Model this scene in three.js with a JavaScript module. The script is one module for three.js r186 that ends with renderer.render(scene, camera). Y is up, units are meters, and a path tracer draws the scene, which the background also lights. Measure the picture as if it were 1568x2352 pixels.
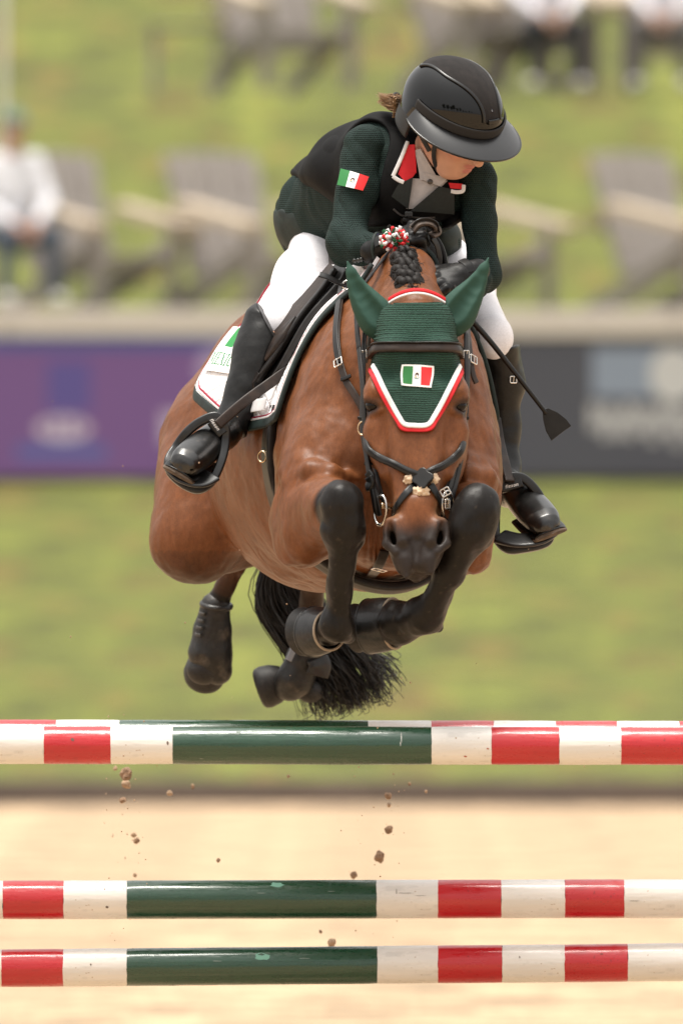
import * as THREE from 'three';
import { mergeGeometries } from 'three/addons/utils/BufferGeometryUtils.js';
import { RoundedBoxGeometry } from 'three/addons/geometries/RoundedBoxGeometry.js';

// ------------------------------------------------------------------ camera, sky, sun, exposure
const D0 = 32.5, EYE = 1.82, PX = 934;            // metres to the jump, eye height, image units per metre at z = 0
const scene = new THREE.Scene();
const camera = new THREE.PerspectiveCamera(2 * Math.atan(1176 / PX / D0) * 180 / Math.PI, 2 / 3, 0.5, 900);
camera.position.set(0, EYE, D0);
camera.lookAt(0, EYE, 0);
camera.focus = 32.85;
camera.userData.fStop = 4.4;
camera.updateMatrixWorld();
const renderer = new THREE.WebGLRenderer({ antialias: true });
renderer.toneMapping = THREE.LinearToneMapping;
renderer.toneMappingExposure = 1.8;
renderer.shadowMap.enabled = true;

const SUN = new THREE.Vector3(-0.14, 1.0, 0.06).normalize();
{ // bright thin overcast: an even veil, a little brighter overhead and round the veiled sun
  const W = 256, H = 128, a = new Float32Array(W * H * 4);
  for (let j = 0; j < H; j++) for (let i = 0; i < W; i++) {
    const el = ((j + .5) / H - .5) * Math.PI, az = ((i + .5) / W - .5) * 2 * Math.PI;
    const x = Math.cos(el) * Math.cos(az), y = Math.sin(el), z = Math.cos(el) * Math.sin(az);
    const s = Math.max(0, x * SUN.x + y * SUN.y + z * SUN.z);
    const l = y < 0 ? .36 : .42 + .3 * Math.pow(y, .7) + .7 * Math.pow(s, 6);
    const k = (j * W + i) * 4;
    a[k] = l * 1.0; a[k + 1] = l * .985; a[k + 2] = l * .97; a[k + 3] = 1;
  }
  const t = new THREE.DataTexture(a, W, H, THREE.RGBAFormat, THREE.FloatType);
  t.mapping = THREE.EquirectangularReflectionMapping; t.magFilter = t.minFilter = THREE.LinearFilter; t.needsUpdate = true;
  scene.background = t; scene.environment = t;
}
const sun = new THREE.DirectionalLight(new THREE.Color(1, .95, .87), 2.6);
sun.position.copy(SUN).multiplyScalar(60); sun.target.position.set(0, 1, 0);
sun.castShadow = true; sun.shadow.radius = 40;
sun.shadow.mapSize.set(2048, 2048);
Object.assign(sun.shadow.camera, { left: -30, right: 30, top: 30, bottom: -90, near: 1, far: 200 });
scene.add(sun, sun.target);
// ------------------------------------------------------------------ tools
const V3 = THREE.Vector3, R = Math.PI / 180;
const V = (x, y, z) => new V3(x, y, z);
/** A point at depth z (metres towards the camera) that stands at image place u, v of the 1568 x 2352 layout sheet. */
const J = (u, v, z = 0) => { const s = (1 - z / D0) / PX; return V((u - 784) * s, EYE - (v - 1176) * s, z); };
let seed = 7;
const rnd = () => { seed = (seed * 1664525 + 1013904223) >>> 0; return seed / 4294967296; };
const rr = (a, b) => a + (b - a) * rnd();
const clamp = (x, a = 0, b = 1) => x < a ? a : x > b ? b : x;
const sst = (a, b, x) => { const t = clamp((x - a) / (b - a)); return t * t * (3 - 2 * t); };
const mix = (a, b, t) => a + (b - a) * t;
const H3 = new Float32Array(4096); { let s = 12345; for (let i = 0; i < 4096; i++) { s = (s * 1103515245 + 12345) & 0x7fffffff; H3[i] = s / 0x7fffffff; } }
const hsh = (x, y, z) => H3[((x * 73856093) ^ (y * 19349663) ^ (z * 83492791)) & 4095];
function noise(x, y, z) { // 0..1
  const i = Math.floor(x), j = Math.floor(y), k = Math.floor(z); x -= i; y -= j; z -= k;
  x = x * x * (3 - 2 * x); y = y * y * (3 - 2 * y); z = z * z * (3 - 2 * z);
  const a = mix(mix(hsh(i, j, k), hsh(i + 1, j, k), x), mix(hsh(i, j + 1, k), hsh(i + 1, j + 1, k), x), y);
  const b = mix(mix(hsh(i, j, k + 1), hsh(i + 1, j, k + 1), x), mix(hsh(i, j + 1, k + 1), hsh(i + 1, j + 1, k + 1), x), y);
  return mix(a, b, z);
}
const fbm = (x, y, z, o = 3) => { let s = 0, a = .5, t = 0; for (let i = 0; i < o; i++) { s += a * noise(x, y, z); t += a; a *= .5; x *= 2.03; y *= 2.03; z *= 2.03; } return s / t; };

// ---- naming
const taken = {};
function numbered(n) { const k = taken[n] = (taken[n] ?? -1) + 1; return k ? n + '_' + String(k).padStart(3, '0') : n; }
function sh(o) { o.traverse(m => { if (m.isMesh) { m.castShadow = m.receiveShadow = true; } }); return o; }
function thing(name, label, category, group, pos) {
  const o = new THREE.Group(); o.name = numbered(name); if (pos) o.position.copy(pos);
  o.userData = { label, category }; if (group) o.userData.group = group; scene.add(o); return o;
}
function part(parent, name, geo, mat, label) {
  const g = Array.isArray(geo) ? mergeGeometries(geo.map(norm)) : geo;
  const m = new THREE.Mesh(g, mat); m.name = name; m.castShadow = m.receiveShadow = true;
  if (label) m.userData.label = label; parent.add(m); return m;
}
function single(name, geo, mat, label, category, group) {
  const m = part(scene, numbered(name), geo, mat); m.userData = { label, category }; if (group) m.userData.group = group; return m;
}
function structure(name, geo, mat) { const m = part(scene, name, geo, mat); m.userData = { kind: 'structure', label: name.replace(/_/g, ' ') }; return m; }
function norm(g) { // alike attributes so that geometries can be merged
  if (!g.index) { const n = g.attributes.position.count, ix = new Uint32Array(n); for (let i = 0; i < n; i++) ix[i] = i; g.setIndex(new THREE.BufferAttribute(ix, 1)); }
  if (!g.attributes.normal) g.computeVertexNormals();
  if (!g.attributes.uv) g.setAttribute('uv', new THREE.Float32BufferAttribute(new Float32Array(g.attributes.position.count * 2), 2));
  for (const k of Object.keys(g.attributes)) if (!['position', 'normal', 'uv', 'color'].includes(k)) g.deleteAttribute(k);
  return g;
}
// ---- textures (made of noise; grey tones multiply the colour of the surface)
function tex(W, Hh, fn, { srgb = true, repeat, wrap = true } = {}) {
  const d = new Uint8Array(W * Hh * 4);
  for (let j = 0; j < Hh; j++) for (let i = 0; i < W; i++) { const c = fn(i / W, j / Hh, i, j), k = (j * W + i) * 4; const a = typeof c === 'number' ? [c, c, c] : c; d[k] = clamp(a[0]) * 255; d[k + 1] = clamp(a[1]) * 255; d[k + 2] = clamp(a[2]) * 255; d[k + 3] = 255; }
  const t = new THREE.DataTexture(d, W, Hh, THREE.RGBAFormat); t.magFilter = t.minFilter = THREE.LinearFilter;
  if (wrap) t.wrapS = t.wrapT = THREE.RepeatWrapping;
  t.colorSpace = srgb ? THREE.SRGBColorSpace : THREE.NoColorSpace; if (repeat) t.repeat.set(...repeat); t.needsUpdate = true; return t;
}
/** noise that tiles over one unit */
function tnoise(u, v, f, g = f, z = 0) {
  const x = u * f, y = v * g, i = Math.floor(x), j = Math.floor(y); let a = x - i, b = y - j; a = a * a * (3 - 2 * a); b = b * b * (3 - 2 * b);
  const h = (p, q) => hsh(((p % f) + f) % f + 31 * z, ((q % g) + g) % g + 17, z + 3);
  return mix(mix(h(i, j), h(i + 1, j), a), mix(h(i, j + 1), h(i + 1, j + 1), a), b);
}
function canvasTex(w, h, draw) {
  const c = document.createElement('canvas'); c.width = w; c.height = h; const x = c.getContext('2d'); draw(x, w, h);
  const t = new THREE.CanvasTexture(c); t.colorSpace = THREE.SRGBColorSpace; return t;
}
const std = (c, o = {}) => new THREE.MeshStandardMaterial({ color: Array.isArray(c) ? new THREE.Color().setRGB(...c) : c, roughness: .7, ...o });
const phy = (c, o = {}) => new THREE.MeshPhysicalMaterial({ color: Array.isArray(c) ? new THREE.Color().setRGB(...c) : c, roughness: .7, ...o });

// ---- signed-distance modelling
function cap(a, b, ra, rb = ra, k = .03, op = 0) {
  const ax = a.x, ay = a.y, az = a.z, bx = b.x - ax, by = b.y - ay, bz = b.z - az, i = 1 / Math.max(1e-9, bx * bx + by * by + bz * bz), dr = rb - ra;
  return { k, op, f(x, y, z) { x -= ax; y -= ay; z -= az; let h = (x * bx + y * by + z * bz) * i; h = h < 0 ? 0 : h > 1 ? 1 : h; x -= bx * h; y -= by * h; z -= bz * h; return Math.sqrt(x * x + y * y + z * z) - ra - dr * h; } };
}
const chain = (pts, k = .03, op = 0) => pts.slice(1).map((p, i) => cap(pts[i][0], p[0], pts[i][1], p[1], k, op));
/** rotation matrix rows from euler degrees, or from a forward direction */
function basis(e) { const m = new THREE.Matrix4(); if (e?.isMatrix4) m.copy(e); else if (e) m.makeRotationFromEuler(new THREE.Euler(e[0] * R, e[1] * R, e[2] * R, 'YXZ')); return m.elements; }
function ell(c, r, e, k = .05, op = 0) {
  const m = basis(e), [rx, ry, rz] = r, cx = c.x, cy = c.y, cz = c.z;
  return { k, op, f(x, y, z) {
    x -= cx; y -= cy; z -= cz;
    const a = (x * m[0] + y * m[1] + z * m[2]) / rx, b = (x * m[4] + y * m[5] + z * m[6]) / ry, g = (x * m[8] + y * m[9] + z * m[10]) / rz;
    const k0 = Math.sqrt(a * a + b * b + g * g), k1 = Math.sqrt(a * a / rx / rx + b * b / ry / ry + g * g / rz / rz);
    return k1 < 1e-9 ? -Math.min(rx, ry, rz) : k0 * (k0 - 1) / k1;
  } };
}
/** a limb of changing oval section from A to B; rows: [t, shift across, shift forward, half width, half depth, squareness] */
function loft(A, B, front, rows, k = .03, op = 0) {
  const w = B.clone().sub(A), L = w.length(); w.normalize();
  const xd = new V3().crossVectors(w, front).normalize().negate(), zd = new V3().crossVectors(w, xd).normalize(); if (zd.dot(front) < 0) zd.negate();
  const N = 96, T = new Float32Array((N + 1) * 5);
  const cr = (a, b, c, d, t) => .5 * (2 * b + (c - a) * t + (2 * a - 5 * b + 4 * c - d) * t * t + (3 * b - a - 3 * c + d) * t * t * t);
  for (let i = 0; i <= N; i++) { const t = i / N; let j = 0; while (j < rows.length - 2 && rows[j + 1][0] < t) j++; const q = clamp((t - rows[j][0]) / (rows[j + 1][0] - rows[j][0])); const p = n => rows[clamp(n, 0, rows.length - 1)]; for (let m = 0; m < 5; m++) T[i * 5 + m] = cr(p(j - 1)[m + 1], p(j)[m + 1], p(j + 1)[m + 1], p(j + 2)[m + 1], q); }
  const pr = { k, op, A, w, xd, zd, L, at(t, i) { const q = clamp(t) * N, j = Math.min(N - 1, q | 0); return mix(T[j * 5 + i], T[j * 5 + 5 + i], q - j); } };
  pr.f = (x, y, z) => {
    x -= A.x; y -= A.y; z -= A.z;
    const t = (x * w.x + y * w.y + z * w.z) / L, q = clamp(t) * N, j = Math.min(N - 1, q | 0), fr = q - j, o = j * 5;
    const ox = mix(T[o], T[o + 5], fr), oz = mix(T[o + 1], T[o + 6], fr), hw = mix(T[o + 2], T[o + 7], fr), hd = mix(T[o + 3], T[o + 8], fr), n = mix(T[o + 4], T[o + 9], fr);
    const a = Math.abs(x * xd.x + y * xd.y + z * xd.z - ox), b = Math.abs(x * zd.x + y * zd.y + z * zd.z - oz);
    const r = Math.pow(Math.pow(a / hw, n) + Math.pow(b / hd, n), 1 / n), len = Math.sqrt(a * a + b * b);
    const d = r > 1e-6 ? len * (1 - 1 / r) * .9 : -Math.min(hw, hd);
    const da = (t < 0 ? -t : t > 1 ? t - 1 : 0) * L;
    return da > 0 ? Math.sqrt(Math.max(d, 0) ** 2 + da * da) : Math.max(d, Math.max(-t, t - 1) * L);
  };
  return pr;
}
function field(list, disp) {
  list = list.flat(Infinity);
  const run = (ls, x, y, z) => {
    let d = 1e3;
    for (let i = 0; i < ls.length; i++) {
      const p = ls[i], e = p.f(x, y, z), k = p.k;
      if (p.op === 0) { const h = k - Math.abs(d - e); d = (d < e ? d : e) - (h > 0 ? h * h / k / 4 : 0); }
      else { const n = -e, h = k - Math.abs(d - n); d = (d > n ? d : n) + (h > 0 ? h * h / k / 4 : 0); }
    }
    if (disp && d < .03 && d > -.03) d += disp(x, y, z);
    return d;
  };
  return { list, run, d: (x, y, z) => run(list, x, y, z), near(x, y, z, rad) {
    let m = 1e3; const e = list.map(p => p.f(x, y, z)); list.forEach((p, i) => { if (!p.op && e[i] < m) m = e[i]; });
    return list.filter((p, i) => p.op ? e[i] < rad + p.k + .03 : e[i] < m + 2 * rad + p.k + .02);
  } };
}
function grad(f, ls, x, y, z, e, out) {
  const a = f.run(ls, x + e, y - e, z - e), b = f.run(ls, x - e, y - e, z + e), c = f.run(ls, x - e, y + e, z - e), d = f.run(ls, x + e, y + e, z + e);
  out[0] = a - b - c + d; out[1] = -a - b + c + d; out[2] = -a + b - c + d;
  const l = Math.hypot(out[0], out[1], out[2]) || 1; out[0] /= l; out[1] /= l; out[2] /= l; return l / (4 * e);
}
/** surface nets over a box, blocks without surface skipped */
function skin(f, lo, hi, cell, { color, uv = 1, eps = .4 } = {}) {
  const B = 8, n = [0, 1, 2].map(i => Math.ceil((hi.getComponent(i) - lo.getComponent(i)) / cell / B) * B), [nx, ny, nz] = n, sx = nx + 1, sy = ny + 1, sxy = sx * sy;
  const G = new Float32Array(sxy * (nz + 1)).fill(9), VI = new Int32Array(sxy * (nz + 1)).fill(-1);
  const blocks = [], rad = B * cell * .5 * 1.7321;
  for (let K = 0; K < nz; K += B) for (let Jj = 0; Jj < ny; Jj += B) for (let I = 0; I < nx; I += B) {
    const cx = lo.x + (I + B / 2) * cell, cy = lo.y + (Jj + B / 2) * cell, cz = lo.z + (K + B / 2) * cell;
    if (Math.abs(f.d(cx, cy, cz)) > rad * 1.25) continue;
    const ls = f.near(cx, cy, cz, rad); blocks.push([I, Jj, K, ls]);
    for (let k = K; k <= K + B; k++) for (let j = Jj; j <= Jj + B; j++) for (let i = I; i <= I + B; i++) { const q = i + j * sx + k * sxy; if (G[q] === 9) G[q] = f.run(ls, lo.x + i * cell, lo.y + j * cell, lo.z + k * cell); }
  }
  const P = [], NN = [], g = [0, 0, 0], E = [[0, 1], [2, 3], [4, 5], [6, 7], [0, 2], [1, 3], [4, 6], [5, 7], [0, 4], [1, 5], [2, 6], [3, 7]];
  const off = [0, 1, sx, sx + 1, sxy, sxy + 1, sxy + sx, sxy + sx + 1], c = new Float32Array(8);
  for (const [I, Jj, K, ls] of blocks) for (let k = K; k < K + B; k++) for (let j = Jj; j < Jj + B; j++) for (let i = I; i < I + B; i++) {
    const q = i + j * sx + k * sxy; let m = 0; for (let a = 0; a < 8; a++) { c[a] = G[q + off[a]]; if (c[a] < 0) m |= 1 << a; }
    if (m === 0 || m === 255) continue;
    let x = 0, y = 0, z = 0, w = 0;
    for (const [a, b] of E) if ((c[a] < 0) !== (c[b] < 0)) { const t = c[a] / (c[a] - c[b]); x += (a & 1) + t * ((b & 1) - (a & 1)); y += (a >> 1 & 1) + t * ((b >> 1 & 1) - (a >> 1 & 1)); z += (a >> 2) + t * ((b >> 2) - (a >> 2)); w++; }
    x = lo.x + (i + x / w) * cell; y = lo.y + (j + y / w) * cell; z = lo.z + (k + z / w) * cell;
    const gl = grad(f, ls, x, y, z, cell * eps, g), d = f.run(ls, x, y, z), st = clamp(d / Math.max(gl, .3), -cell * .6, cell * .6);
    VI[q] = P.length / 3; P.push(x - g[0] * st, y - g[1] * st, z - g[2] * st); NN.push(g[0], g[1], g[2]);
  }
  const F = [];
  const quad = (a, b, cc, d, flip) => { if (a < 0 || b < 0 || cc < 0 || d < 0) return; if (flip) F.push(a, cc, b, a, d, cc); else F.push(a, b, cc, a, cc, d); };
  for (const [I, Jj, K] of blocks) for (let k = K; k < K + B; k++) for (let j = Jj; j < Jj + B; j++) for (let i = I; i < I + B; i++) {
    const q = i + j * sx + k * sxy, s = G[q] < 0;
    if (j && k && (G[q + 1] < 0) !== s) quad(VI[q - sx - sxy], VI[q - sxy], VI[q], VI[q - sx], !s);
    if (i && k && (G[q + sx] < 0) !== s) quad(VI[q - 1 - sxy], VI[q - 1], VI[q], VI[q - sxy], !s);
    if (i && j && (G[q + sxy] < 0) !== s) quad(VI[q - 1 - sx], VI[q - sx], VI[q], VI[q - 1], !s);
  }
  return boxed(P, NN, F, color, uv);
}
/** box-projected uv in metres times uv; vertices are doubled where the side changes */
function boxed(P, N, F, color, uv = 1) {
  const key = new Map(), p = [], n = [], t = [], cl = [], ix = [];
  for (let i = 0; i < F.length; i += 3) {
    let a = 0, b = 0, c = 0; for (let j = 0; j < 3; j++) { const v = F[i + j] * 3; a += N[v]; b += N[v + 1]; c += N[v + 2]; }
    a = Math.abs(a); b = Math.abs(b); c = Math.abs(c); const ax = a > b && a > c ? 0 : b > c ? 1 : 2;
    for (let j = 0; j < 3; j++) {
      const v = F[i + j], kk = v * 3 + ax; let id = key.get(kk);
      if (id === undefined) {
        id = p.length / 3; key.set(kk, id); const x = P[v * 3], y = P[v * 3 + 1], z = P[v * 3 + 2];
        p.push(x, y, z); n.push(N[v * 3], N[v * 3 + 1], N[v * 3 + 2]); t.push((ax === 0 ? z : x) * uv, (ax === 1 ? z : y) * uv);
        if (color) { const q = color(x, y, z, N[v * 3], N[v * 3 + 1], N[v * 3 + 2]); cl.push(q[0], q[1], q[2]); }
      }
      ix.push(id);
    }
  }
  const g = new THREE.BufferGeometry();
  g.setAttribute('position', new THREE.Float32BufferAttribute(p, 3)); g.setAttribute('normal', new THREE.Float32BufferAttribute(n, 3)); g.setAttribute('uv', new THREE.Float32BufferAttribute(t, 2));
  if (color) g.setAttribute('color', new THREE.Float32BufferAttribute(cl, 3));
  g.setIndex(p.length / 3 > 65535 ? new THREE.Uint32BufferAttribute(ix, 1) : new THREE.Uint16BufferAttribute(ix, 1)); return g;
}
/** walk from o along d until the surface; {p, n} lifted by off */
function hit(f, o, d, off = 0, far = 3) {
  let t = 0; for (let i = 0; i < 160 && t < far; i++) { const s = f.d(o.x + d.x * t, o.y + d.y * t, o.z + d.z * t); if (s < .0004) break; t += Math.max(s * .75, .0004); }
  const p = o.clone().addScaledVector(d, t), g = [0, 0, 0]; grad(f, f.list, p.x, p.y, p.z, .006, g); const nn = V(...g);
  return { p: p.addScaledVector(nn, off), n: nn, t, ok: t < far };
}
const BACK = V(0, 0, -1);
const onFront = (f, u, v, off = .004, z0 = 1.2) => { const a = J(u, v, 0); return hit(f, V(a.x, a.y, z0), BACK, off, 3.5); };
// ---- swept shapes
function frames(pts, nrm, closed, seg) {
  const c = new THREE.CatmullRomCurve3(pts, !!closed, 'centripetal'), out = [];
  for (let i = 0; i <= seg; i++) {
    const t = i / seg, p = c.getPoint(t), tg = c.getTangent(t); let n;
    if (nrm) { const q = t * (closed ? pts.length : pts.length - 1), a = Math.floor(q), m = nrm.length; n = nrm[closed ? a % m : Math.min(a, m - 1)].clone().lerp(nrm[closed ? (a + 1) % m : Math.min(a + 1, m - 1)], q - a); }
    else n = V(0, 0, 1);
    n.addScaledVector(tg, -n.dot(tg)).normalize(); out.push({ p, t: tg, n, b: new V3().crossVectors(tg, n).normalize() });
  }
  return out;
}
/** band with a rounded-edge section; w half width, h half thickness, may be functions of 0..1 */
function strap(pts, nrm, w, h, { seg = pts.length * 6, closed = false, round = 2.2 } = {}) {
  const fr = frames(pts, nrm, closed, seg), M = 14, p = [], uv = [], ix = []; let len = 0;
  fr.forEach((f, i) => {
    const t = i / seg, ww = typeof w === 'function' ? w(t) : w, hh = typeof h === 'function' ? h(t) : h; if (i) len += f.p.distanceTo(fr[i - 1].p);
    for (let j = 0; j <= M; j++) { const a = j / M * 2 * Math.PI, ca = Math.cos(a), sa = Math.sin(a), e = 2 / (round * 1.6), x = Math.sign(ca) * Math.abs(ca) ** e * ww, y = Math.sign(sa) * Math.abs(sa) ** e * hh; p.push(f.p.x + f.b.x * x + f.n.x * y, f.p.y + f.b.y * x + f.n.y * y, f.p.z + f.b.z * x + f.n.z * y); uv.push(len, x + (sa > 0 ? 0 : .31)); }
  });
  const W = M + 1; for (let i = 0; i < seg; i++) for (let j = 0; j < M; j++) { const a = i * W + j; ix.push(a, a + W, a + 1, a + 1, a + W, a + W + 1); }
  if (!closed) for (const [b, fl] of [[0, 0], [seg * W, 1]]) for (let j = 1; j < M - 1; j++) fl ? ix.push(b, b + j + 1, b + j) : ix.push(b, b + j, b + j + 1);
  return finish(p, uv, ix, W);
}
function finish(p, uv, ix, seamW) {
  const g = new THREE.BufferGeometry(); g.setAttribute('position', new THREE.Float32BufferAttribute(p, 3)); g.setAttribute('uv', new THREE.Float32BufferAttribute(uv, 2)); g.setIndex(ix); g.computeVertexNormals();
  if (seamW) { const n = g.attributes.normal; for (let i = 0; i < n.count; i += seamW) { const a = i, b = i + seamW - 1; const x = n.getX(a) + n.getX(b), y = n.getY(a) + n.getY(b), z = n.getZ(a) + n.getZ(b), l = Math.hypot(x, y, z) || 1; n.setXYZ(a, x / l, y / l, z / l); n.setXYZ(b, x / l, y / l, z / l); } }
  return g;
}
/** round bar through points; r a number or function of 0..1 */
function tube(pts, r, { seg = pts.length * 5, sides = 8, closed = false } = {}) {
  const fr = []; const c = new THREE.CatmullRomCurve3(pts, closed, 'centripetal'); let n = null;
  for (let i = 0; i <= seg; i++) { const p = c.getPoint(i / seg), t = c.getTangent(i / seg); if (!n) { n = Math.abs(t.y) < .9 ? V(0, 1, 0) : V(1, 0, 0); } n = n.clone().addScaledVector(t, -n.dot(t)).normalize(); fr.push({ p, n, b: new V3().crossVectors(t, n) }); }
  const p = [], uv = [], ix = [], W = sides + 1;
  fr.forEach((f, i) => { const rad = typeof r === 'function' ? r(i / seg) : r; for (let j = 0; j <= sides; j++) { const a = j / sides * 2 * Math.PI, x = Math.cos(a) * rad, y = Math.sin(a) * rad; p.push(f.p.x + f.n.x * x + f.b.x * y, f.p.y + f.n.y * x + f.b.y * y, f.p.z + f.n.z * x + f.b.z * y); uv.push(i / seg, j / sides); } });
  for (let i = 0; i < seg; i++) for (let j = 0; j < sides; j++) { const a = i * W + j; ix.push(a, a + 1, a + W, a + 1, a + W + 1, a + W); }
  if (!closed) for (const [b, fl] of [[0, 0], [seg * W, 1]]) for (let j = 1; j < sides - 1; j++) fl ? ix.push(b, b + j, b + j + 1) : ix.push(b, b + j + 1, b + j);
  return finish(p, uv, ix, W);
}
/** a sheet given as a grid of {p, n}, with thickness th under it, closed all round */
function sheet(rows, th, { uvs } = {}) {
  const h = rows.length, w = rows[0].length, p = [], uv = [], ix = [];
  for (const s of [0, 1]) rows.forEach((r, i) => r.forEach((q, j) => { const v = q.p.clone().addScaledVector(q.n, -th * s); p.push(v.x, v.y, v.z); uv.push(...(uvs ? uvs(i / (h - 1), j / (w - 1)) : [j / (w - 1), i / (h - 1)])); }));
  const o = h * w, quad = (a, b, c, d) => ix.push(a, b, c, a, c, d);
  const cr = new V3().subVectors(rows[0][1].p, rows[0][0].p).cross(new V3().subVectors(rows[1][0].p, rows[0][0].p)).dot(rows[0][0].n) > 0;
  for (let i = 0; i < h - 1; i++) for (let j = 0; j < w - 1; j++) { const a = i * w + j; if (cr) { quad(a, a + 1, a + w + 1, a + w); quad(o + a, o + a + w, o + a + w + 1, o + a + 1); } else { quad(a, a + w, a + w + 1, a + 1); quad(o + a, o + a + 1, o + a + w + 1, o + a + w); } }
  const g = finish(p, uv, ix);
  // rim as separate faces so that the edge stays crisp
  const rp = [], rx = [], ring = []; for (let j = 0; j < w; j++) ring.push(j); for (let i = 1; i < h; i++) ring.push(i * w + w - 1); for (let j = w - 2; j >= 0; j--) ring.push((h - 1) * w + j); for (let i = h - 2; i > 0; i--) ring.push(i * w);
  ring.forEach((a, i) => { const b = ring[(i + 1) % ring.length]; for (const q of [a, b, o + b, o + a]) rp.push(p[q * 3], p[q * 3 + 1], p[q * 3 + 2]); const k = i * 4; if (cr) rx.push(k, k + 2, k + 1, k, k + 3, k + 2); else rx.push(k, k + 1, k + 2, k, k + 2, k + 3); });
  const e = new THREE.BufferGeometry(); e.setAttribute('position', new THREE.Float32BufferAttribute(rp, 3)); e.setAttribute('uv', new THREE.Float32BufferAttribute(new Float32Array(rp.length / 3 * 2), 2)); e.setIndex(rx); e.computeVertexNormals();
  return mergeGeometries([norm(g), norm(e)]);
}
/** a solid lathe profile [[r, y]...] turned to stand along dir at pos */
function turned(profile, pos, dir, seg = 40, squash = 1, roll = 0) {
  const g = new THREE.LatheGeometry(profile.map(([r, y]) => new THREE.Vector2(r, y)), seg); g.scale(1, 1, squash); g.rotateY(roll);
  g.applyQuaternion(new THREE.Quaternion().setFromUnitVectors(V(0, 1, 0), dir.clone().normalize())); g.translate(pos.x, pos.y, pos.z); return norm(g);
}
const box = (x, y, z, w, h, d, r = .004) => { const g = new RoundedBoxGeometry(w, h, d, 2, Math.min(r, w * .49, h * .49, d * .49)); g.translate(x, y, z); return norm(g); };
function between(a, b, w, d, r = .004) { // bar from a to b
  const v = new V3().subVectors(b, a), g = new RoundedBoxGeometry(w, v.length(), d, 2, Math.min(r, w * .49, d * .49)); g.applyQuaternion(new THREE.Quaternion().setFromUnitVectors(V(0, 1, 0), v.clone().normalize())); const c = a.clone().add(b).multiplyScalar(.5); g.translate(c.x, c.y, c.z); return norm(g);
}
// ------------------------------------------------------------------ setting
const grainT = tex(512, 512, (u, v) => .62 + .22 * tnoise(u, v, 16) + .22 * tnoise(u, v, 48, 48, 1) + .25 * (tnoise(u, v, 160, 160, 2) - .5) + .2 * (tnoise(u, v, 256, 256, 3) - .5));
const sandT = tex(1024, 1024, (u, v) => { const a = .45 * tnoise(u, v, 14) + .3 * tnoise(u, v, 42, 42, 1) + .25 * tnoise(u, v, 120, 120, 2); const k = .58 + .62 * (a - .2) + .16 * (tnoise(u, v, 340, 340, 5) - .5); return [k, k * .985, k * .96]; });
const grassT = tex(1024, 1024, (u, v) => { const a = .5 * tnoise(u, v, 10) + .3 * tnoise(u, v, 27, 27, 1) + .2 * tnoise(u, v, 90, 90, 2), f = tnoise(u, v, 300, 300, 4) - .5, dry = sst(.55, .78, .6 * tnoise(u, v, 7, 7, 8) + .4 * tnoise(u, v, 33, 33, 9)); const k = .62 + .5 * (a - .5) + .3 * f; return [k * mix(.96, 1.12, dry), k * mix(1, .97, dry), k * mix(.9, 1.05, dry)]; });
const sandM = std([.72, .53, .345], { map: sandT, roughness: .95, bumpMap: sandT, bumpScale: .03 });
const grassM = std([.37, .375, .07], { map: grassT, roughness: .9, bumpMap: grassT, bumpScale: .05 });
function terrain(prof, x0, x1, nx, uvk, amp) { // prof: [z, y]...
  const p = [], uv = [], ix = [];
  prof.forEach(([z, y], i) => { for (let j = 0; j <= nx; j++) { const x = mix(x0, x1, j / nx); p.push(x, y + (i && i < prof.length - 1 ? amp * (fbm(x * .35, z * .35, 2) - .5) : 0), z); uv.push(x * uvk, z * uvk); } });
  for (let i = 0; i < prof.length - 1; i++) for (let j = 0; j < nx; j++) { const a = i * (nx + 1) + j; ix.push(a, a + 1, a + nx + 1, a + 1, a + nx + 2, a + nx + 1); }
  return finish(p, uv, ix);
}
const lerpProf = (pts, step) => { const o = []; for (let i = 0; i < pts.length - 1; i++) { const n = Math.max(1, Math.round(Math.abs(pts[i + 1][0] - pts[i][0]) / step)); for (let j = 0; j < n; j++) o.push([mix(pts[i][0], pts[i + 1][0], j / n), mix(pts[i][1], pts[i + 1][1], j / n)]); } o.push(pts.at(-1)); return o; };
const ZE = D0 - 82, ZW = D0 - 95;                  // arena edge, retaining wall
structure('arena_sand', terrain(lerpProf([[95, 0], [ZE - .3, 0]], 1.2), -70, 70, 60, .22, .05), sandM);
structure('grass_bank', terrain(lerpProf([[ZE - .12, .1], [ZE - 6, .95], [ZW - .1, 2.05]], .8), -70, 70, 70, .3, .12), grassM);
structure('grass_hill', terrain(lerpProf([[ZW - .55, 3.18], [ZW - 2.6, 3.24], [ZW - 9.2, 5.08], [ZW - 12, 5.2], [ZW - 20, 7.4], [ZW - 45, 13.5], [ZW - 90, 20], [ZW - 200, 24]], 1.2), -70, 70, 70, .3, .2), grassM);
{ // low timber edge of the arena
  const m = std([.2, .16, .135], { map: grainT, roughness: .9 }), t = thing('arena_edging', 'low weathered timber edging between the sand and the grass bank', 'edging');
  for (let i = 0; i < 14; i++) part(t, 'plank', box(-31.5 + i * 4.5, .075, ZE - .06 + (i % 2) * .006, 4.49, .17, .1, .012), m);
}
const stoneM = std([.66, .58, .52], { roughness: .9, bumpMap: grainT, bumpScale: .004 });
{ // retaining wall with pale coping
  const t = thing('retaining_wall', 'pale stone retaining wall with flat coping behind the banners', 'wall');
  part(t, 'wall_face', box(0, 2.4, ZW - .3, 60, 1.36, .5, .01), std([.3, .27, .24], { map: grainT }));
  for (let i = 0; i < 24; i++) part(t, 'coping_stone', box(-27.6 + i * 2.4, 3.175, ZW - .28, 2.39, .2, .66, .015), stoneM);
}
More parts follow.
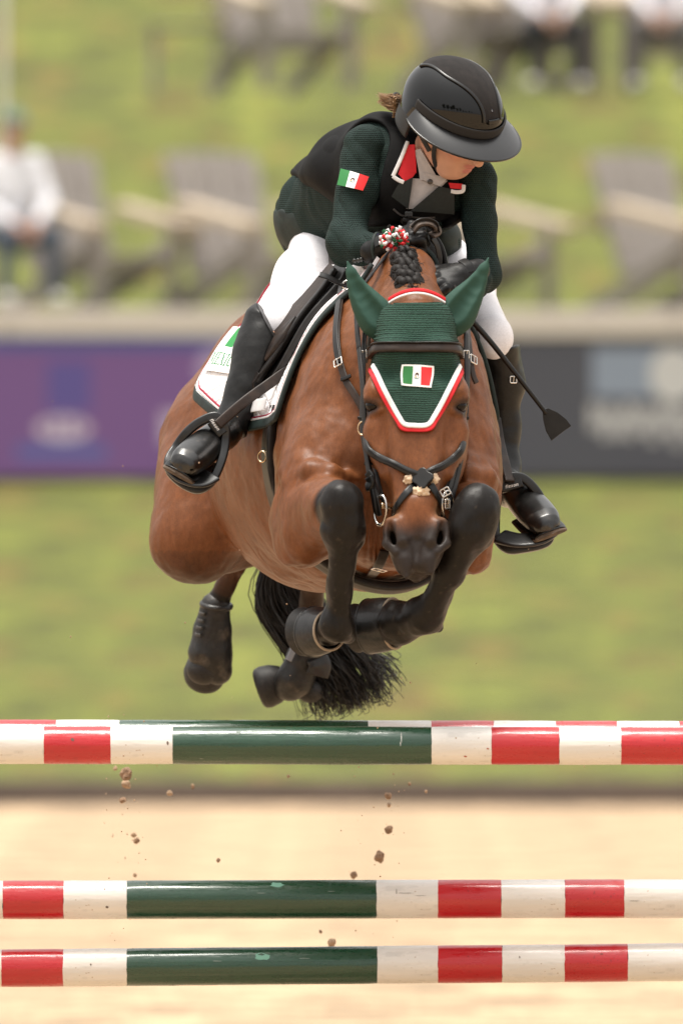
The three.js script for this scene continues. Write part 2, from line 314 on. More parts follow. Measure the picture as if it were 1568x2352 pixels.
const wx = u => (u - 784) / (PX * D0) * 95;        // metres across at the wall
function banner(name, label, u0, u1, draw) {
  const w = wx(u1) - wx(u0), g = new RoundedBoxGeometry(w, 1.0, .03, 2, .008); g.translate((wx(u0) + wx(u1)) / 2, 2.57, ZW + .02);
  const t = thing(name, label, 'banner');
  const p = g.attributes.position, uv = g.attributes.uv; for (let i = 0; i < p.count; i++) uv.setXY(i, (p.getX(i) - wx(u0)) / w, (p.getY(i) - 2.07));
  part(t, 'printed_panel', norm(g), new THREE.MeshStandardMaterial({ map: canvasTex(2048, Math.round(2048 / w), (x, W, H) => { x.scale(W / w, W / w); draw(x, w, u => wx(u) - wx(u0), v => (1.82 + (1176 - v) * 95 / (PX * D0)) * -1 + 3.07); }), roughness: .6 }));
  for (const x of [wx(u0) + .03, wx(u1) - .03]) part(t, 'edge_rail', box(x, 2.57, ZW + .04, .03, 1.02, .02), std([.1, .1, .1]));
}
banner('purple_banner', 'purple sponsor banner with pale and blue logos on the wall behind the horse', -1500, 905, (x, w, U, Vv) => {
  x.fillStyle = '#75528a'; x.fillRect(0, 0, w, 1.1); x.fillStyle = '#4a5898'; x.fillRect(0, 0, w, .075);
  x.fillStyle = '#5c4f92'; x.fillRect(U(110), Vv(830), .31, .36);
  const oval = (u, v, a, b, c) => { x.fillStyle = c; x.beginPath(); x.ellipse(U(u), Vv(v), a, b, 0, 0, 7); x.fill(); };
  x.fillStyle = '#c9bccb'; x.font = 'bold .3px sans-serif';
  for (const du of [0, -760, 760]) {
    oval(146 + du, 985, .2, .09, '#bfb0c4'); x.fillStyle = '#7a5c90'; for (const k of [-1, 0, 1]) x.fillRect(U(146 + du) + k * .1 - .02, Vv(985) - .05, .05, .07);
    x.fillStyle = '#5a5fa0'; x.fillRect(U(40 + du), Vv(1022), .64, .1);
    oval(515 + du, 845, .2, .16, '#a48fb4'); x.fillStyle = '#b8a6bf'; x.fillRect(U(370 + du), Vv(945), .2, .24); x.fillStyle = '#9d8cae'; x.fillRect(U(450 + du), Vv(955), .3, .2);
  }
});
banner('charcoal_banner', 'charcoal sponsor banner with a pale blue panel and white lettering right of the horse', 912, 3000, (x, w, U, Vv) => {
  x.fillStyle = '#4c4c56'; x.fillRect(0, 0, w, 1.1);
  for (const du of [0, 900]) {
    x.fillStyle = '#8a93a5'; x.fillRect(U(1358 + du), Vv(800), .9, .35); x.fillStyle = '#c6c3c4'; x.beginPath(); x.ellipse(U(1545 + du), Vv(860), .17, .2, 0, 0, 7); x.fill();
    x.fillStyle = '#b3b0b2'; const h = [.2, .24, .21, .26, .2, .25, .22, .3, .2, .24, .2, .2];
    h.forEach((k, i) => { x.fillRect(U(1352 + du) + i * .085, Vv(925) + .02 * (i % 3), .062, k); }); x.fillRect(U(1352 + du), Vv(950), 1.0, .05);
  }
});
// ---- chairs on the hill
const deckM = [std([.42, .375, .345], { map: grainT, roughness: .85 }), std([.46, .415, .38], { map: grainT, roughness: .85 })], armM = std([.68, .56, .42], { map: grainT, roughness: .85 });
function makeChair(label) { // faces +z
  const t = thing('slatted_garden_chair', label, 'chair', 'slatted wooden garden chairs on the hill');
  for (let i = 0; i < 6; i++) { const x = (i - 2.5) * .112, top = 1.04 - Math.abs(i - 2.5) * .006; part(t, 'back_slat', between(V(x, .28, -.22), V(x * 1.12, top, -.46), .108, .022), deckM[i % 2]); }
  for (let i = 0; i < 5; i++) part(t, 'seat_slat', between(V(-.29, .39 - i * .028, .3 - i * .11), V(.29, .39 - i * .028, .3 - i * .11), .022, .1), deckM[(i + 1) % 2]);
  for (const s of [-1, 1]) {
    part(t, 'arm', between(V(s * .39, .7, -.22), V(s * .39, .56, .44), .17, .07), armM);
    part(t, 'leg', between(V(s * .31, 0, .34), V(s * .31, .6, .34), .1, .03), deckM[0]);
    part(t, 'leg', between(V(s * .285, .43, .33), V(s * .285, 0, -.62), .03, .13), deckM[1]);
  }
  part(t, 'crossbar', between(V(-.4, .575, -.4), V(.4, .575, -.4), .07, .03), deckM[0]);
  return t;
}
const hillY = z => { const q = D0 - z - 95; return q < 2.6 ? 3.24 : q < 9.2 ? mix(3.24, 5.08, (q - 2.6) / 6.6) : q < 12 ? 5.2 : 5.2 + (q - 12) * .27; };
const onHill = (u, d) => { const z = D0 - d; return V((u - 784) / (PX * D0) * d, hillY(z) - .02, z); };
const chairSpots = [[225, 96.8, 42, 'grey slatted garden chair right beside the seated spectator in jeans'], [590, 96.8, 40, 'grey slatted garden chair on the terrace left of the rider'], [1085, 97, 46, 'grey slatted garden chair half hidden behind the rider'], [1570, 97, 46, 'grey slatted garden chair at the right edge of the terrace'],
  [660, 105.6, 25, 'grey slatted garden chair on the upper terrace left of the helmet'], [1105, 105.6, 30, 'grey slatted garden chair on the upper terrace above the helmet'], [1230, 105.9, 12, 'dark garden chair under the spectator in dark trousers'], [1545, 105.6, 0, 'garden chair under the spectator at the upper right edge']];
let chair0; chairSpots.forEach(([u, d, a, label], i) => { const c = i ? chair0.clone() : (chair0 = makeChair(label)); if (i) { c.name = numbered('slatted_garden_chair'); c.userData = { ...chair0.userData, label }; scene.add(c); } c.position.copy(onHill(u, d)); c.rotation.y = a * R; c.scale.setScalar(1.2); });
{ // slatted side table up the hill
  const t = thing('garden_table', 'grey slatted side table on the upper terrace', 'table'), o = onHill(430, 105.6);
  for (let i = 0; i < 6; i++) part(t, 'top_slat', box(o.x, o.y + .52, o.z - .3 + i * .11, .62, .025, .1), deckM[i % 2]);
  for (const [a, b] of [[-1, -1], [1, -1], [-1, 1], [1, 1]]) part(t, 'leg', box(o.x + a * .26, o.y + .25, o.z + b * .24 - .02, .06, .51, .06), deckM[0]);
}
// ---- seated spectators
function spectator(label, pos, turn, shirt, trousers, skinC, hat) {
  const t = thing('person', label, 'person', undefined, pos); t.rotation.y = turn * R;
  const hips = V(0, .5, -.12), chest = V(0, .92, -.16), neck = V(0, 1.13, -.12);
  const sleeves = [-1, 1].flatMap(s => chain([[V(s * .19, 1.05, -.14), .062], [V(s * .26, .76, -.02), .052], [V(s * .1, .6, .22), .04]], .04));
  const torso = [ell(V(0, .74, -.15), [.19, .3, .14], null, .05), ell(chest, [.21, .2, .135], null, .08), cap(V(-.16, 1.05, -.14), V(.16, 1.05, -.14), .07, .07, .08)];
  const legs = [-1, 1].flatMap(s => chain([[V(s * .1, .5, -.08), .1], [V(s * .17, .5, .36), .072], [V(s * .19, .08, .34), .05]], .04));
  const head = [ell(V(0, 1.31, -.06), [.078, .115, .098], null, .03), ell(V(0, 1.25, 0), [.055, .07, .07], null, .04), cap(neck, V(0, 1.22, -.08), .055, .055, .04), ell(V(0, 1.285, .05), [.013, .022, .02], null, .015), ell(V(-.078, 1.29, -.05), [.012, .03, .02], null, .008), ell(V(.078, 1.29, -.05), [.012, .03, .02], null, .008)];
  const hands = [-1, 1].flatMap(s => [cap(V(s * .1, .6, .22), V(s * .04, .54, .32), .03, .03, .02), ...[0, 1, 2, 3].map(i => cap(V(s * .045 + (i - 1.5) * .016, .545, .32), V((i - 1.5) * .014 + s * .02, .47 + .008 * i, .36), .0095, .008, .006)), cap(V(s * .06, .56, .3), V(s * .01, .55, .35), .011, .009, .008)]);
  const shrink = l => l.map(p => ({ ...p, f: (x, y, z) => p.f(x, y, z) + .012 }));
  part(t, 'body', skin(field([head, hands, shrink([...torso, ...sleeves, ...legs])]), V(-.4, -.02, -.4), V(.4, 1.5, .6), .014), std(skinC, { roughness: .55 }));
  part(t, 'shirt', skin(field([torso, sleeves], (x, y, z) => .012 * (fbm(x * 14, y * 14, z * 14) - .5)), V(-.4, .4, -.4), V(.4, 1.2, .4), .016), std(shirt, { roughness: .85 }));
  part(t, 'trousers', skin(field([legs, ell(hips, [.18, .12, .16], null, .05)], (x, y, z) => .012 * (fbm(x * 12, y * 12, z * 12) - .5)), V(-.4, 0, -.4), V(.4, .7, .6), .016), std(trousers, { roughness: .9 }));
  for (const s of [-1, 1]) part(t, 'shoe', skin(field([cap(V(s * .19, .05, .32), V(s * .2, .035, .52), .05, .038, .03)]), V(-.4, -.05, .1), V(.4, .2, .7), .012), std([.5, .48, .46]));
  part(t, hat ? 'cap' : 'hair', skin(field([ell(V(0, 1.35, -.07), [.088, .095, .108], null, .02), cap(V(0, 1.2, 0), V(0, 1.24, .3), .1, .06, .012, 1), ...(hat ? [ell(V(0, 1.36, .06), [.07, .012, .09], [12, 0, 0], .01)] : [])]), V(-.15, 1.2, -.25), V(.15, 1.5, .2), .008), std(hat || [.05, .03, .02], { roughness: .8 }));
  return t;
}
spectator('spectator in white shirt, jeans and green cap, seated at the left edge', onHill(38, 96.2).add(V(0, .1, 0)), 18, [.72, .72, .76], [.06, .075, .1], [.4, .22, .15], [.1, .16, .12]);
spectator('spectator in white shirt and dark trousers on the upper terrace right of the helmet', onHill(1255, 105.3), 10, [.75, .73, .78], [.03, .03, .035], [.4, .24, .17]);
spectator('spectator in white clothes cut off by the upper right corner', onHill(1530, 105.3), -8, [.72, .7, .74], [.12, .11, .11], [.42, .25, .18]);
{ const m = std([.72, .7, .66]), b = onHill(6, 100); const t = thing('marker_post', 'thin white marker post at the upper left edge', 'post'); part(t, 'post', box(b.x, b.y + 1.6, b.z, .05, 3.4, .05), m); part(t, 'post_cap', box(b.x, b.y + 3.32, b.z, .07, .05, .07), m); }
// ------------------------------------------------------------------ the oxer
const paintRough = tex(512, 512, (u, v) => .3 + .25 * tnoise(u, v, 12, 40) + .25 * (tnoise(u, v, 60, 200, 2) - .4) + (tnoise(u, v, 40, 40, 4) > .86 ? .3 : 0), { srgb: false });
const paintBump = tex(512, 512, (u, v) => .5 + .3 * (tnoise(u, v, 6, 90, 7) - .5) + .2 * (tnoise(u, v, 30, 160, 8) - .5), { srgb: false });
const scuff = (base) => tex(512, 512, (u, v) => { const s = tnoise(u, v, 9, 60, base) * tnoise(u, v, 40, 40, base + 3), chip = tnoise(u, v, 70, 90, base + 5) > .93 && tnoise(u, v, 8, 8, base + 6) > .55; const k = 1 - .05 * sst(.45, .75, s) - .05 * tnoise(u, v, 5, 30, base + 9); return chip && base < 4 ? [.8, .74, .68] : [k, k * .995, k * .985]; });
const paintM = { white: phy([.8, .77, .73], { map: scuff(1), roughnessMap: paintRough, bumpMap: paintBump, bumpScale: .0012, roughness: .8, clearcoat: .35, clearcoatRoughness: .2 }), red: phy([.52, .012, .018], { map: scuff(2), roughnessMap: paintRough, bumpMap: paintBump, bumpScale: .0012, roughness: .75, clearcoat: .5, clearcoatRoughness: .18 }), green: phy([.012, .056, .027], { map: scuff(4), roughnessMap: paintRough, bumpMap: paintBump, bumpScale: .0014, roughness: .7, clearcoat: .6, clearcoatRoughness: .15 }) };
const chipM = std([.13, .3, .22], { roughness: .6 }), paleM = std([.6, .6, .56]), greyM = std([.16, .2, .17], { roughness: .5 }), darkM = std([.12, .08, .06]), redSpotM = std([.4, .1, .06]), woodM = std([.45, .32, .2], { map: grainT });
const Z_NEAR = .25, Z_FAR = -1.0;
function pole(label, z, vLeft, vRight, dia, greenA, greenB, marks, chip) {
  const t = thing('jump_pole', label, 'jump pole', 'striped poles of the fence');
  const a = J(0, vLeft, z), b = J(1568, vRight, z), yAt = x => mix(a.y, b.y, (x - a.x) / (b.x - a.x)), X = u => J(u, 1176, z).x, r0 = dia / 2, sd = z * 7 + vLeft;
  const R_ = (x, an) => r0 * (1 + .02 * (noise(x * 5, Math.cos(an) * 1.5 + sd, Math.sin(an) * 1.5) - .5)) + .0006 * (noise(x * 40, Math.cos(an) * 9, Math.sin(an) * 9 + sd) - .5);
  const band = (x0, x1, m, nm) => {
    const N = Math.max(2, Math.ceil((x1 - x0) / .02)), M = 56, p = [], uv = [], ix = [];
    for (let i = 0; i <= N; i++) for (let j = 0; j <= M; j++) { const e = i === 0 || i === N; const an = j / M * 2 * Math.PI, wob = e ? .0025 * (noise(j * .35 + x0 * 91, sd, i) - .5) : 0; const x = mix(x0, x1, i / N) + (i === 0 || i === N ? wob * Math.sin(an * 3 + x0) : 0), rr_ = R_(x, an) - (e ? .0005 : 0); p.push(x, yAt(x) + Math.cos(an) * rr_, z + Math.sin(an) * rr_); uv.push(x * 1.7 + sd, an / 6.2832 * .5); }
    for (let i = 0; i < N; i++) for (let j = 0; j < M; j++) { const q = i * (M + 1) + j; ix.push(q, q + 1, q + M + 1, q + 1, q + M + 2, q + M + 1); }
    return part(t, nm, finish(p, uv, ix, 0), paintM[m]);
  };
  const gA = X(greenA), gB = X(greenB), c = (gA + gB) / 2, end = 1.75;
  band(gA, gB, 'green', 'green_band');
  const L = [...marks.filter(u => u < greenA)].sort((p, q) => q - p).map(X), Rr = marks.filter(u => u > greenB).map(X);
  for (const [start, list, s] of [[gA, L, -1], [gB, Rr, 1]]) {
    let x = start, white = true; const q = list.slice();
    while (Math.abs(x - c) < end) { let nx = q.length ? q.shift() : x + s * .153; if (Math.abs(nx - c) > end) nx = c + s * end; band(Math.min(x, nx), Math.max(x, nx), white ? 'white' : 'red', white ? 'white_band' : 'red_band'); x = nx; white = !white; if (Math.abs(Math.abs(x - c) - end) < 1e-6) break; }
    const cp = new THREE.CylinderGeometry(r0 * .995, r0 * .995, .01, 40); cp.rotateZ(Math.PI / 2); cp.translate(c + s * (end - .003), yAt(c + s * end), z); part(t, 'pole_end', norm(cp), woodM);
  }
  for (const [u, v, w, h, cm = chipM] of chip || []) { const pts = []; const x0 = X(u); for (let i = 0; i < 18; i++) { const an = i / 18 * 2 * Math.PI, q = .7 + .5 * noise(i * .8, sd, 2); pts.push([x0 + Math.cos(an) * w * q, Math.sin(an) * h * q]); } const y0 = J(u, v, z).y, pp = [], ix = []; const put = (x, dy) => { const y = y0 + dy - yAt(x), rad = r0 * 1.012; pp.push(x, yAt(x) + y, z + Math.sqrt(Math.max(1e-6, rad * rad - y * y))); }; put(x0, 0); pts.forEach(q => put(...q)); for (let i = 1; i <= 18; i++) ix.push(0, i, i % 18 + 1); part(t, 'worn_patch', finish(pp, new Array(pp.length / 3 * 2).fill(0), ix), cm); }
  return { t, c, yAt, z, r0, end };
}
const poles = [
  pole('top striped pole nearest the camera with the widest green middle', Z_NEAR, 1711, 1713.5, .0925, 397, 990, [255, 102, -48, 1128, 1283, 1425, 1578], [[921, 1694, .0012, .013, paleM], [919, 1708, .0009, .006, paleM], [540, 1684, .014, .0022, greyM], [548, 1681, .006, .0018, greyM], [168, 1698, .004, .004, darkM], [386, 1706, .0025, .005, darkM], [1119, 1719, .003, .002, redSpotM], [1068, 1737, .004, .002, redSpotM], [463, 1742, .005, .0015, greyM]]),
  pole('top striped pole just behind the nearest one, only its upper edge showing', Z_FAR, 1697, 1700, .0975, 275, 845, [130, -12, 990, 1133, 1275, 1415, 1558]),
  pole('middle striped pole hanging over the sand, second from the bottom', Z_FAR, 2067, 2064, .098, 292, 864, [147, 8, 1005, 1150, 1296, 1432, 1575], [[636, 2031, .017, .006], [910, 2046, .0009, .007, darkM], [930, 2050, .02, .0006, darkM], [965, 2056, .016, .0005, darkM], [1455, 2068, .014, .0006, darkM], [600, 2050, .012, .001, greyM], [760, 2046, .01, .0009, greyM], [247, 2082, .004, .003, darkM]]),
  pole('lowest striped pole at the bottom of the picture', Z_FAR, 2224, 2210, .096, 292, 866, [146, 5, 1005, 1152, 1295, 1440, 1582], [[604, 2196, .02, .009], [210, 2214, .0022, .0025, darkM], [1192, 2197, .0015, .003, darkM], [500, 2206, .012, .0012, greyM], [700, 2200, .016, .001, greyM], [1380, 2190, .004, .0012, darkM]])];
{ // the uprights that carry the poles, outside the picture
  const m = std([.75, .73, .7], { roughness: .5 }), cupM = std([.3, .3, .32], { metalness: .9, roughness: .4 });
  for (const [z, list, nm] of [[Z_NEAR, [poles[0]], 'near'], [Z_FAR, poles.slice(1), 'far']]) for (const s of [-1, 1]) {
    const p = list[0], x = p.c + s * (p.end + .05), t = thing('jump_stand', `white upright carrying the ${s < 0 ? 'left' : 'right'} ends of the ${nm === 'near' ? 'nearest pole' : 'three far poles'}`, 'jump stand', 'white jump uprights');
    part(t, 'post', box(x + s * .06, .85, z, .1, 1.7, .1, .008), m); part(t, 'foot', box(x + s * .06, .05, z, .1, .1, .9, .01), m); part(t, 'brace', between(V(x + s * .06, .1, z), V(x + s * .6, .1, z), .09, .1), m);
    for (const q of list) { const cg = new THREE.CylinderGeometry(q.r0 + .01, q.r0 + .01, .07, 24, 1, true, Math.PI / 2, Math.PI); cg.rotateX(Math.PI / 2); cg.rotateY(Math.PI / 2); cg.translate(x - s * .08, q.yAt(x), z); const xx = x - s * .08; part(t, 'pole_cup', [norm(cg), box(x - s * .02, q.yAt(x) - q.r0 - .008, z, .13, .006, .05, .002)], cupM); }
  }
}
// ------------------------------------------------------------------ the horse
const FW = V(.2, 0, .98).normalize(), YAW = Math.atan2(.2, .98) / R;      // the way it jumps
const Q = (a, b, c = 0) => [b, a + YAW, c];
// head: front plane runs from poll to muzzle
const HA = J(955, 690, .2), HB = J(956, 1318, .40), HF = V(0, 0, 1);
const headRows = [ // t, across, forward, half width, half depth, squareness
  [0, 0, -.10, .074, .085, 2.2], [.05, 0, -.108, .089, .1, 2.3], [.1, 0, -.115, .098, .115, 2.4], [.22, 0, -.13, .1, .13, 2.5], [.35, 0, -.135, .1, .135, 2.5], [.45, 0, -.13, .103, .13, 2.5], [.52, 0, -.12, .1, .12, 2.5], [.6, 0, -.1, .085, .1, 2.5], [.69, 0, -.083, .067, .083, 2.4], [.78, 0, -.074, .056, .074, 2.3], [.86, 0, -.068, .055, .068, 2.2], [.92, 0, -.07, .046, .06, 2.2], [.965, 0, -.065, .028, .04, 2], [1, 0, -.06, .006, .01, 2]];
const headLoft = loft(HA, HB, HF, headRows, .03);
const HL = (t, x, z) => headLoft.A.clone().addScaledVector(headLoft.w, t * headLoft.L).addScaledVector(headLoft.xd, x).addScaledVector(headLoft.zd, z);
const sx = headLoft.xd.x > 0 ? 1 : -1;             // so that +x of HL is the picture's right
const HP = (t, x, z) => HL(t, x * sx, z);
const eyeC = [-1, 1].map(s => HP(.372, s * .104, -.032));
const headPrims = [headLoft, ell(HP(.03, 0, -.1), [.08, .05, .07], null, .04),
  ...[-1, 1].flatMap(s => [
    ell(HP(.322, s * .088, -.045), [.031, .026, .042], null, .03),                       // brow over the eye
    cap(HP(.2, s * .058, -.02), HP(.33, s * .076, -.025), .03, .03, .05),               // temple
    ell(HP(.27, s * .075, .012), [.028, .03, .022], null, .03, 1),                     // hollow above the eye
    cap(HP(.46, s * .098, -.05), HP(.62, s * .078, -.035), .022, .012, .03),           // facial crest
    ell(HP(.43, s * .085, .008), [.03, .055, .02], null, .04, 1),
    ell(HP(.42, s * .085, -.15), [.035, .13, .11], null, .06),                           // cheek
    cap(HP(.4, s * .052, -.012), HP(.72, s * .034, -.008), .014, .016, .03),           // nasal bone edge
    ell(HP(.862, s * .05, -.014), [.028, .05, .034], [0, 0, -s * 16], .026),      // nostril wing
    ell(HP(.925, s * .026, -.018), [.032, .034, .032], null, .025),
    ell(HP(.855, s * .058, .016), [.0155, .033, .024], [0, s * 12, -s * 20], .01, 1),  // nostril
    ell(HP(.868, s * .056, -.004), [.013, .024, .034], [0, s * 12, -s * 16], .01, 1),
    cap(HP(.815, s * .066, -.004), HP(.89, s * .074, .0), .007, .0075, .014), cap(HP(.89, s * .074, .0), HP(.925, s * .05, .008), .0075, .009, .014), cap(HP(.825, s * .05, .012), HP(.885, s * .035, .016), .009, .012, .016),
    ell(eyeC[(s + 1) / 2], [.02, .016, .022], null, .008, 1),
    cap(eyeC[(s + 1) / 2].clone().add(V(.014 * s, .0165, .008)), eyeC[(s + 1) / 2].clone().add(V(-.02 * s, .006, .022)), .0085, .0075, .01),
    cap(eyeC[(s + 1) / 2].clone().add(V(.002 * s, -.022, .012)), eyeC[(s + 1) / 2].clone().add(V(-.022 * s, -.01, .026)), .006, .005, .01)]),
  ell(HP(.8, 0, -.004), [.034, .05, .02], null, .04),                                   // end of the nose
  cap(HP(.89, 0, .016), HP(.985, .002, .006), .007, .006, .016, 1),                         // groove of the upper lip
  ell(HP(.965, -.026, -.016), [.024, .026, .026], null, .02), ell(HP(.96, .024, -.016), [.023, .024, .026], null, .02),
  cap(HP(.95, -.03, .002), HP(1.008, -.024, .0), .015, .008, .012), cap(HP(.95, .032, .002), HP(.992, .034, .0), .013, .009, .012),
  ell(HP(.955, 0, -.07), [.034, .026, .03], null, .02)];
// trunk, neck
const trunk = [
  ell(J(745, 1035, -.85), [.285, .36, .62], Q(0, 0), .1),
  ell(J(893, 1030, -.28), [.245, .305, .34], Q(0, 0), .1),
  ell(J(800, 820, -.75), [.15, .2, .5], Q(0, 3), .1),
  ell(J(895, 1030, -.6), [.225, .35, .3], null, .1),
  cap(J(905, 640, -.5), J(780, 700, -1.0), .075, .1, .12),                               // withers
  cap(J(780, 720, -1.0), J(660, 830, -1.45), .1, .15, .12),
  ell(J(650, 950, -1.45), [.215, .24, .34], Q(0, -8), .1),                               // croup
  ell(J(895, 1125, -.06), [.19, .18, .13], Q(0, 0), .1),                                  // breast
  ell(J(905, 960, -.12), [.2, .24, .2], Q(0, 0), .1),
  cap(J(955, 800, .02), J(900, 830, -.3), .1, .2, .1),                                  // neck
  cap(J(952, 745, .04), J(925, 725, -.25), .074, .1, .08),
  cap(J(947, 703, .07), J(932, 625, -.22), .036, .045, .07), cap(J(932, 625, -.22), J(915, 595, -.5), .045, .06, .08),
  ell(J(752, 985, -.2), [.1, .27, .19], Q(0, 0, -17), .07), ell(J(1050, 1000, -.2), [.08, .27, .2], Q(0, 0, 10), .07),     // shoulders
  cap(J(893, 1080, .14), J(890, 1285, .06), .012, .01, .06, 1), ell(J(755, 1070, -.03), [.12, .12, .12], null, .06), ell(J(1030, 1060, -.03), [.11, .14, .12], null, .06)];
// hind legs
const hindR = [ell(J(560, 1075, -1.45), [.175, .25, .3], Q(0, 0, 12), .08), ell(J(455, 1160, -1.25), [.085, .14, .17], Q(0, 12, 8), .06), cap(J(520, 1040, -1.4), J(447, 1240, -1.18), .17, .098, .08),
  cap(J(447, 1240, -1.2), J(560, 1225, -1.72), .1, .05, .06), cap(J(500, 1230, -1.4), J(555, 1215, -1.65), .085, .055, .06)];
const hindRlow = chain([[J(560, 1215, -1.74), .05], [J(545, 1285, -1.78), .031], [J(500, 1385, -1.84), .027], [J(478, 1490, -1.88), .035], [J(478, 1545, -1.92), .034]], .02);
const hindL = [ell(J(735, 1090, -1.5), [.2, .27, .3], Q(0, 0), .08), cap(J(740, 1080, -1.4), J(760, 1250, -1.2), .16, .095, .08), cap(J(760, 1250, -1.2), J(722, 1255, -1.66), .09, .05, .06)];
const hindLlow = chain([[J(722, 1250, -1.68), .05], [J(720, 1330, -1.74), .034], [J(712, 1420, -1.8), .03], [J(690, 1535, -1.86), .036], [J(655, 1570, -1.9), .036]], .02);
// fore legs
const kneeR = J(783, 1168, .32), kneeL = J(1088, 1182, .32), fetR = J(772, 1432, .2), fetL = J(975, 1412, .2);
const foreR = [cap(J(715, 1175, -.05), J(770, 1160, .24), .098, .062, .05), ell(J(690, 1210, .02), [.058, .1, .1], [0, 25, -12], .045), cap(J(690, 1284, -.04), J(700, 1262, -.1), .02, .045, .04), cap(J(715, 1225, .06), J(770, 1190, .24), .05, .04, .04),
  ell(J(735, 1235, .0), [.055, .05, .1], null, .05), ...chain([[J(668, 1105, .04), .013], [J(710, 1078, .1), .014], [J(765, 1083, .13), .012], [J(810, 1100, .1), .01]], .03), ...chain([[J(655, 1085, 0), .012], [J(700, 1062, .06), .013], [J(760, 1066, .08), .012]], .03), ...chain([[J(693, 1110, .1), .005], [J(712, 1150, .14), .005], [J(708, 1200, .13), .004], [J(722, 1250, .1), .003]], .012)];
const foreRlow = [ell(kneeR.clone().add(V(0, .012, 0)), [.057, .062, .058], null, .03), ell(J(788, 1212, .32), [.05, .045, .045], null, .03), ell(J(772, 1225, .315), [.038, .03, .035], null, .02), ell(J(808, 1218, .31), [.03, .035, .035], null, .02),
  cap(J(790, 1220, .315), J(783, 1300, .28), .042, .029, .03), cap(J(783, 1300, .28), J(780, 1390, .23), .029, .031, .02), cap(J(770, 1330, .25), J(762, 1400, .2), .015, .02, .02), ell(fetR, [.043, .046, .046], null, .025), cap(fetR, J(756, 1452, .08), .039, .04, .02), cap(J(785, 1452, .2), J(800, 1460, .17), .026, .02, .02)];
const foreL = [cap(J(1066, 1180, -.05), J(1086, 1165, .22), .078, .06, .05), ell(J(1078, 1235, -.02), [.045, .085, .09], [0, -20, 14], .04), cap(J(1062, 1292, -.08), J(1075, 1260, 0), .03, .045, .045), ell(J(1088, 1130, .0), [.045, .1, .1], null, .05),
  ...chain([[J(1035, 1110, .1), .01], [J(1075, 1082, .12), .013], [J(1120, 1095, .08), .012], [J(1138, 1120, .02), .01]], .03), ...chain([[J(1020, 1085, .05), .01], [J(1075, 1060, .08), .012], [J(1128, 1078, .03), .012]], .03)];
const foreLlow = [ell(J(1092, 1172, .32), [.058, .066, .056], [0, 0, -18], .03), ell(J(1072, 1208, .33), [.05, .05, .046], null, .03), ell(J(1058, 1222, .33), [.034, .036, .036], null, .02), ell(J(1100, 1225, .3), [.036, .04, .036], null, .02),
  cap(J(1076, 1222, .325), J(1032, 1315, .28), .044, .035, .03), cap(J(1032, 1315, .28), J(992, 1390, .23), .035, .034, .02), cap(J(1045, 1325, .25), J(1010, 1395, .2), .014, .022, .02), ell(fetL, [.046, .044, .046], null, .025), cap(J(985, 1425, .2), J(1006, 1440, .17), .03, .016, .02), cap(fetL, J(915, 1432, .12), .043, .05, .02), cap(J(915, 1432, .12), J(880, 1442, .06), .05, .05, .02)];
const horseBody = [trunk, hindR, hindL, foreR, foreL];
const lows = [hindRlow, hindLlow, foreRlow, foreLlow].flat().map(p => ({ ...p, k: Math.max(p.k, .012) }));
const hide = (x, y, z) => (z > -.3 && y < 1.85 && y > 1.68 && Math.abs(x - .085) < .05 ? .0022 * Math.sin(x * 420 + 5 * noise(x * 30, y * 12, 3)) * sst(.05, .02, Math.abs(x - .085)) * sst(1.68, 1.72, y) * sst(1.85, 1.78, y) : 0) + .015 * (fbm(x * 12, y * 9, z * 12, 3) - .5) + .007 * (fbm(x * 27, y * 19, z * 27 + 7, 2) - .5) * sst(-.7, -.3, z) + .0032 * Math.pow(1 - Math.abs(2 * noise(x * 17 + 5 + 2 * noise(x * 9, y * 9, z * 9), y * 11, z * 17) - 1), 3) * sst(.4, .65, noise(x * 4, y * 4 + 9, z * 4)) + .0012 * (noise(x * 70, y * 40, z * 70) - .5);
const F_trunk = field([trunk, hindR, hindL]);
const F_horse = field([horseBody, lows], hide), F_headFine = field([headPrims], (x, y, z) => .25 * hide(x, y, z));
const F_all = field([horseBody, lows, headPrims]);
const F_head = field(headPrims);
const blackCaps = [...hindRlow.slice(2), ...hindLlow.slice(2), ...foreRlow, ...foreLlow];
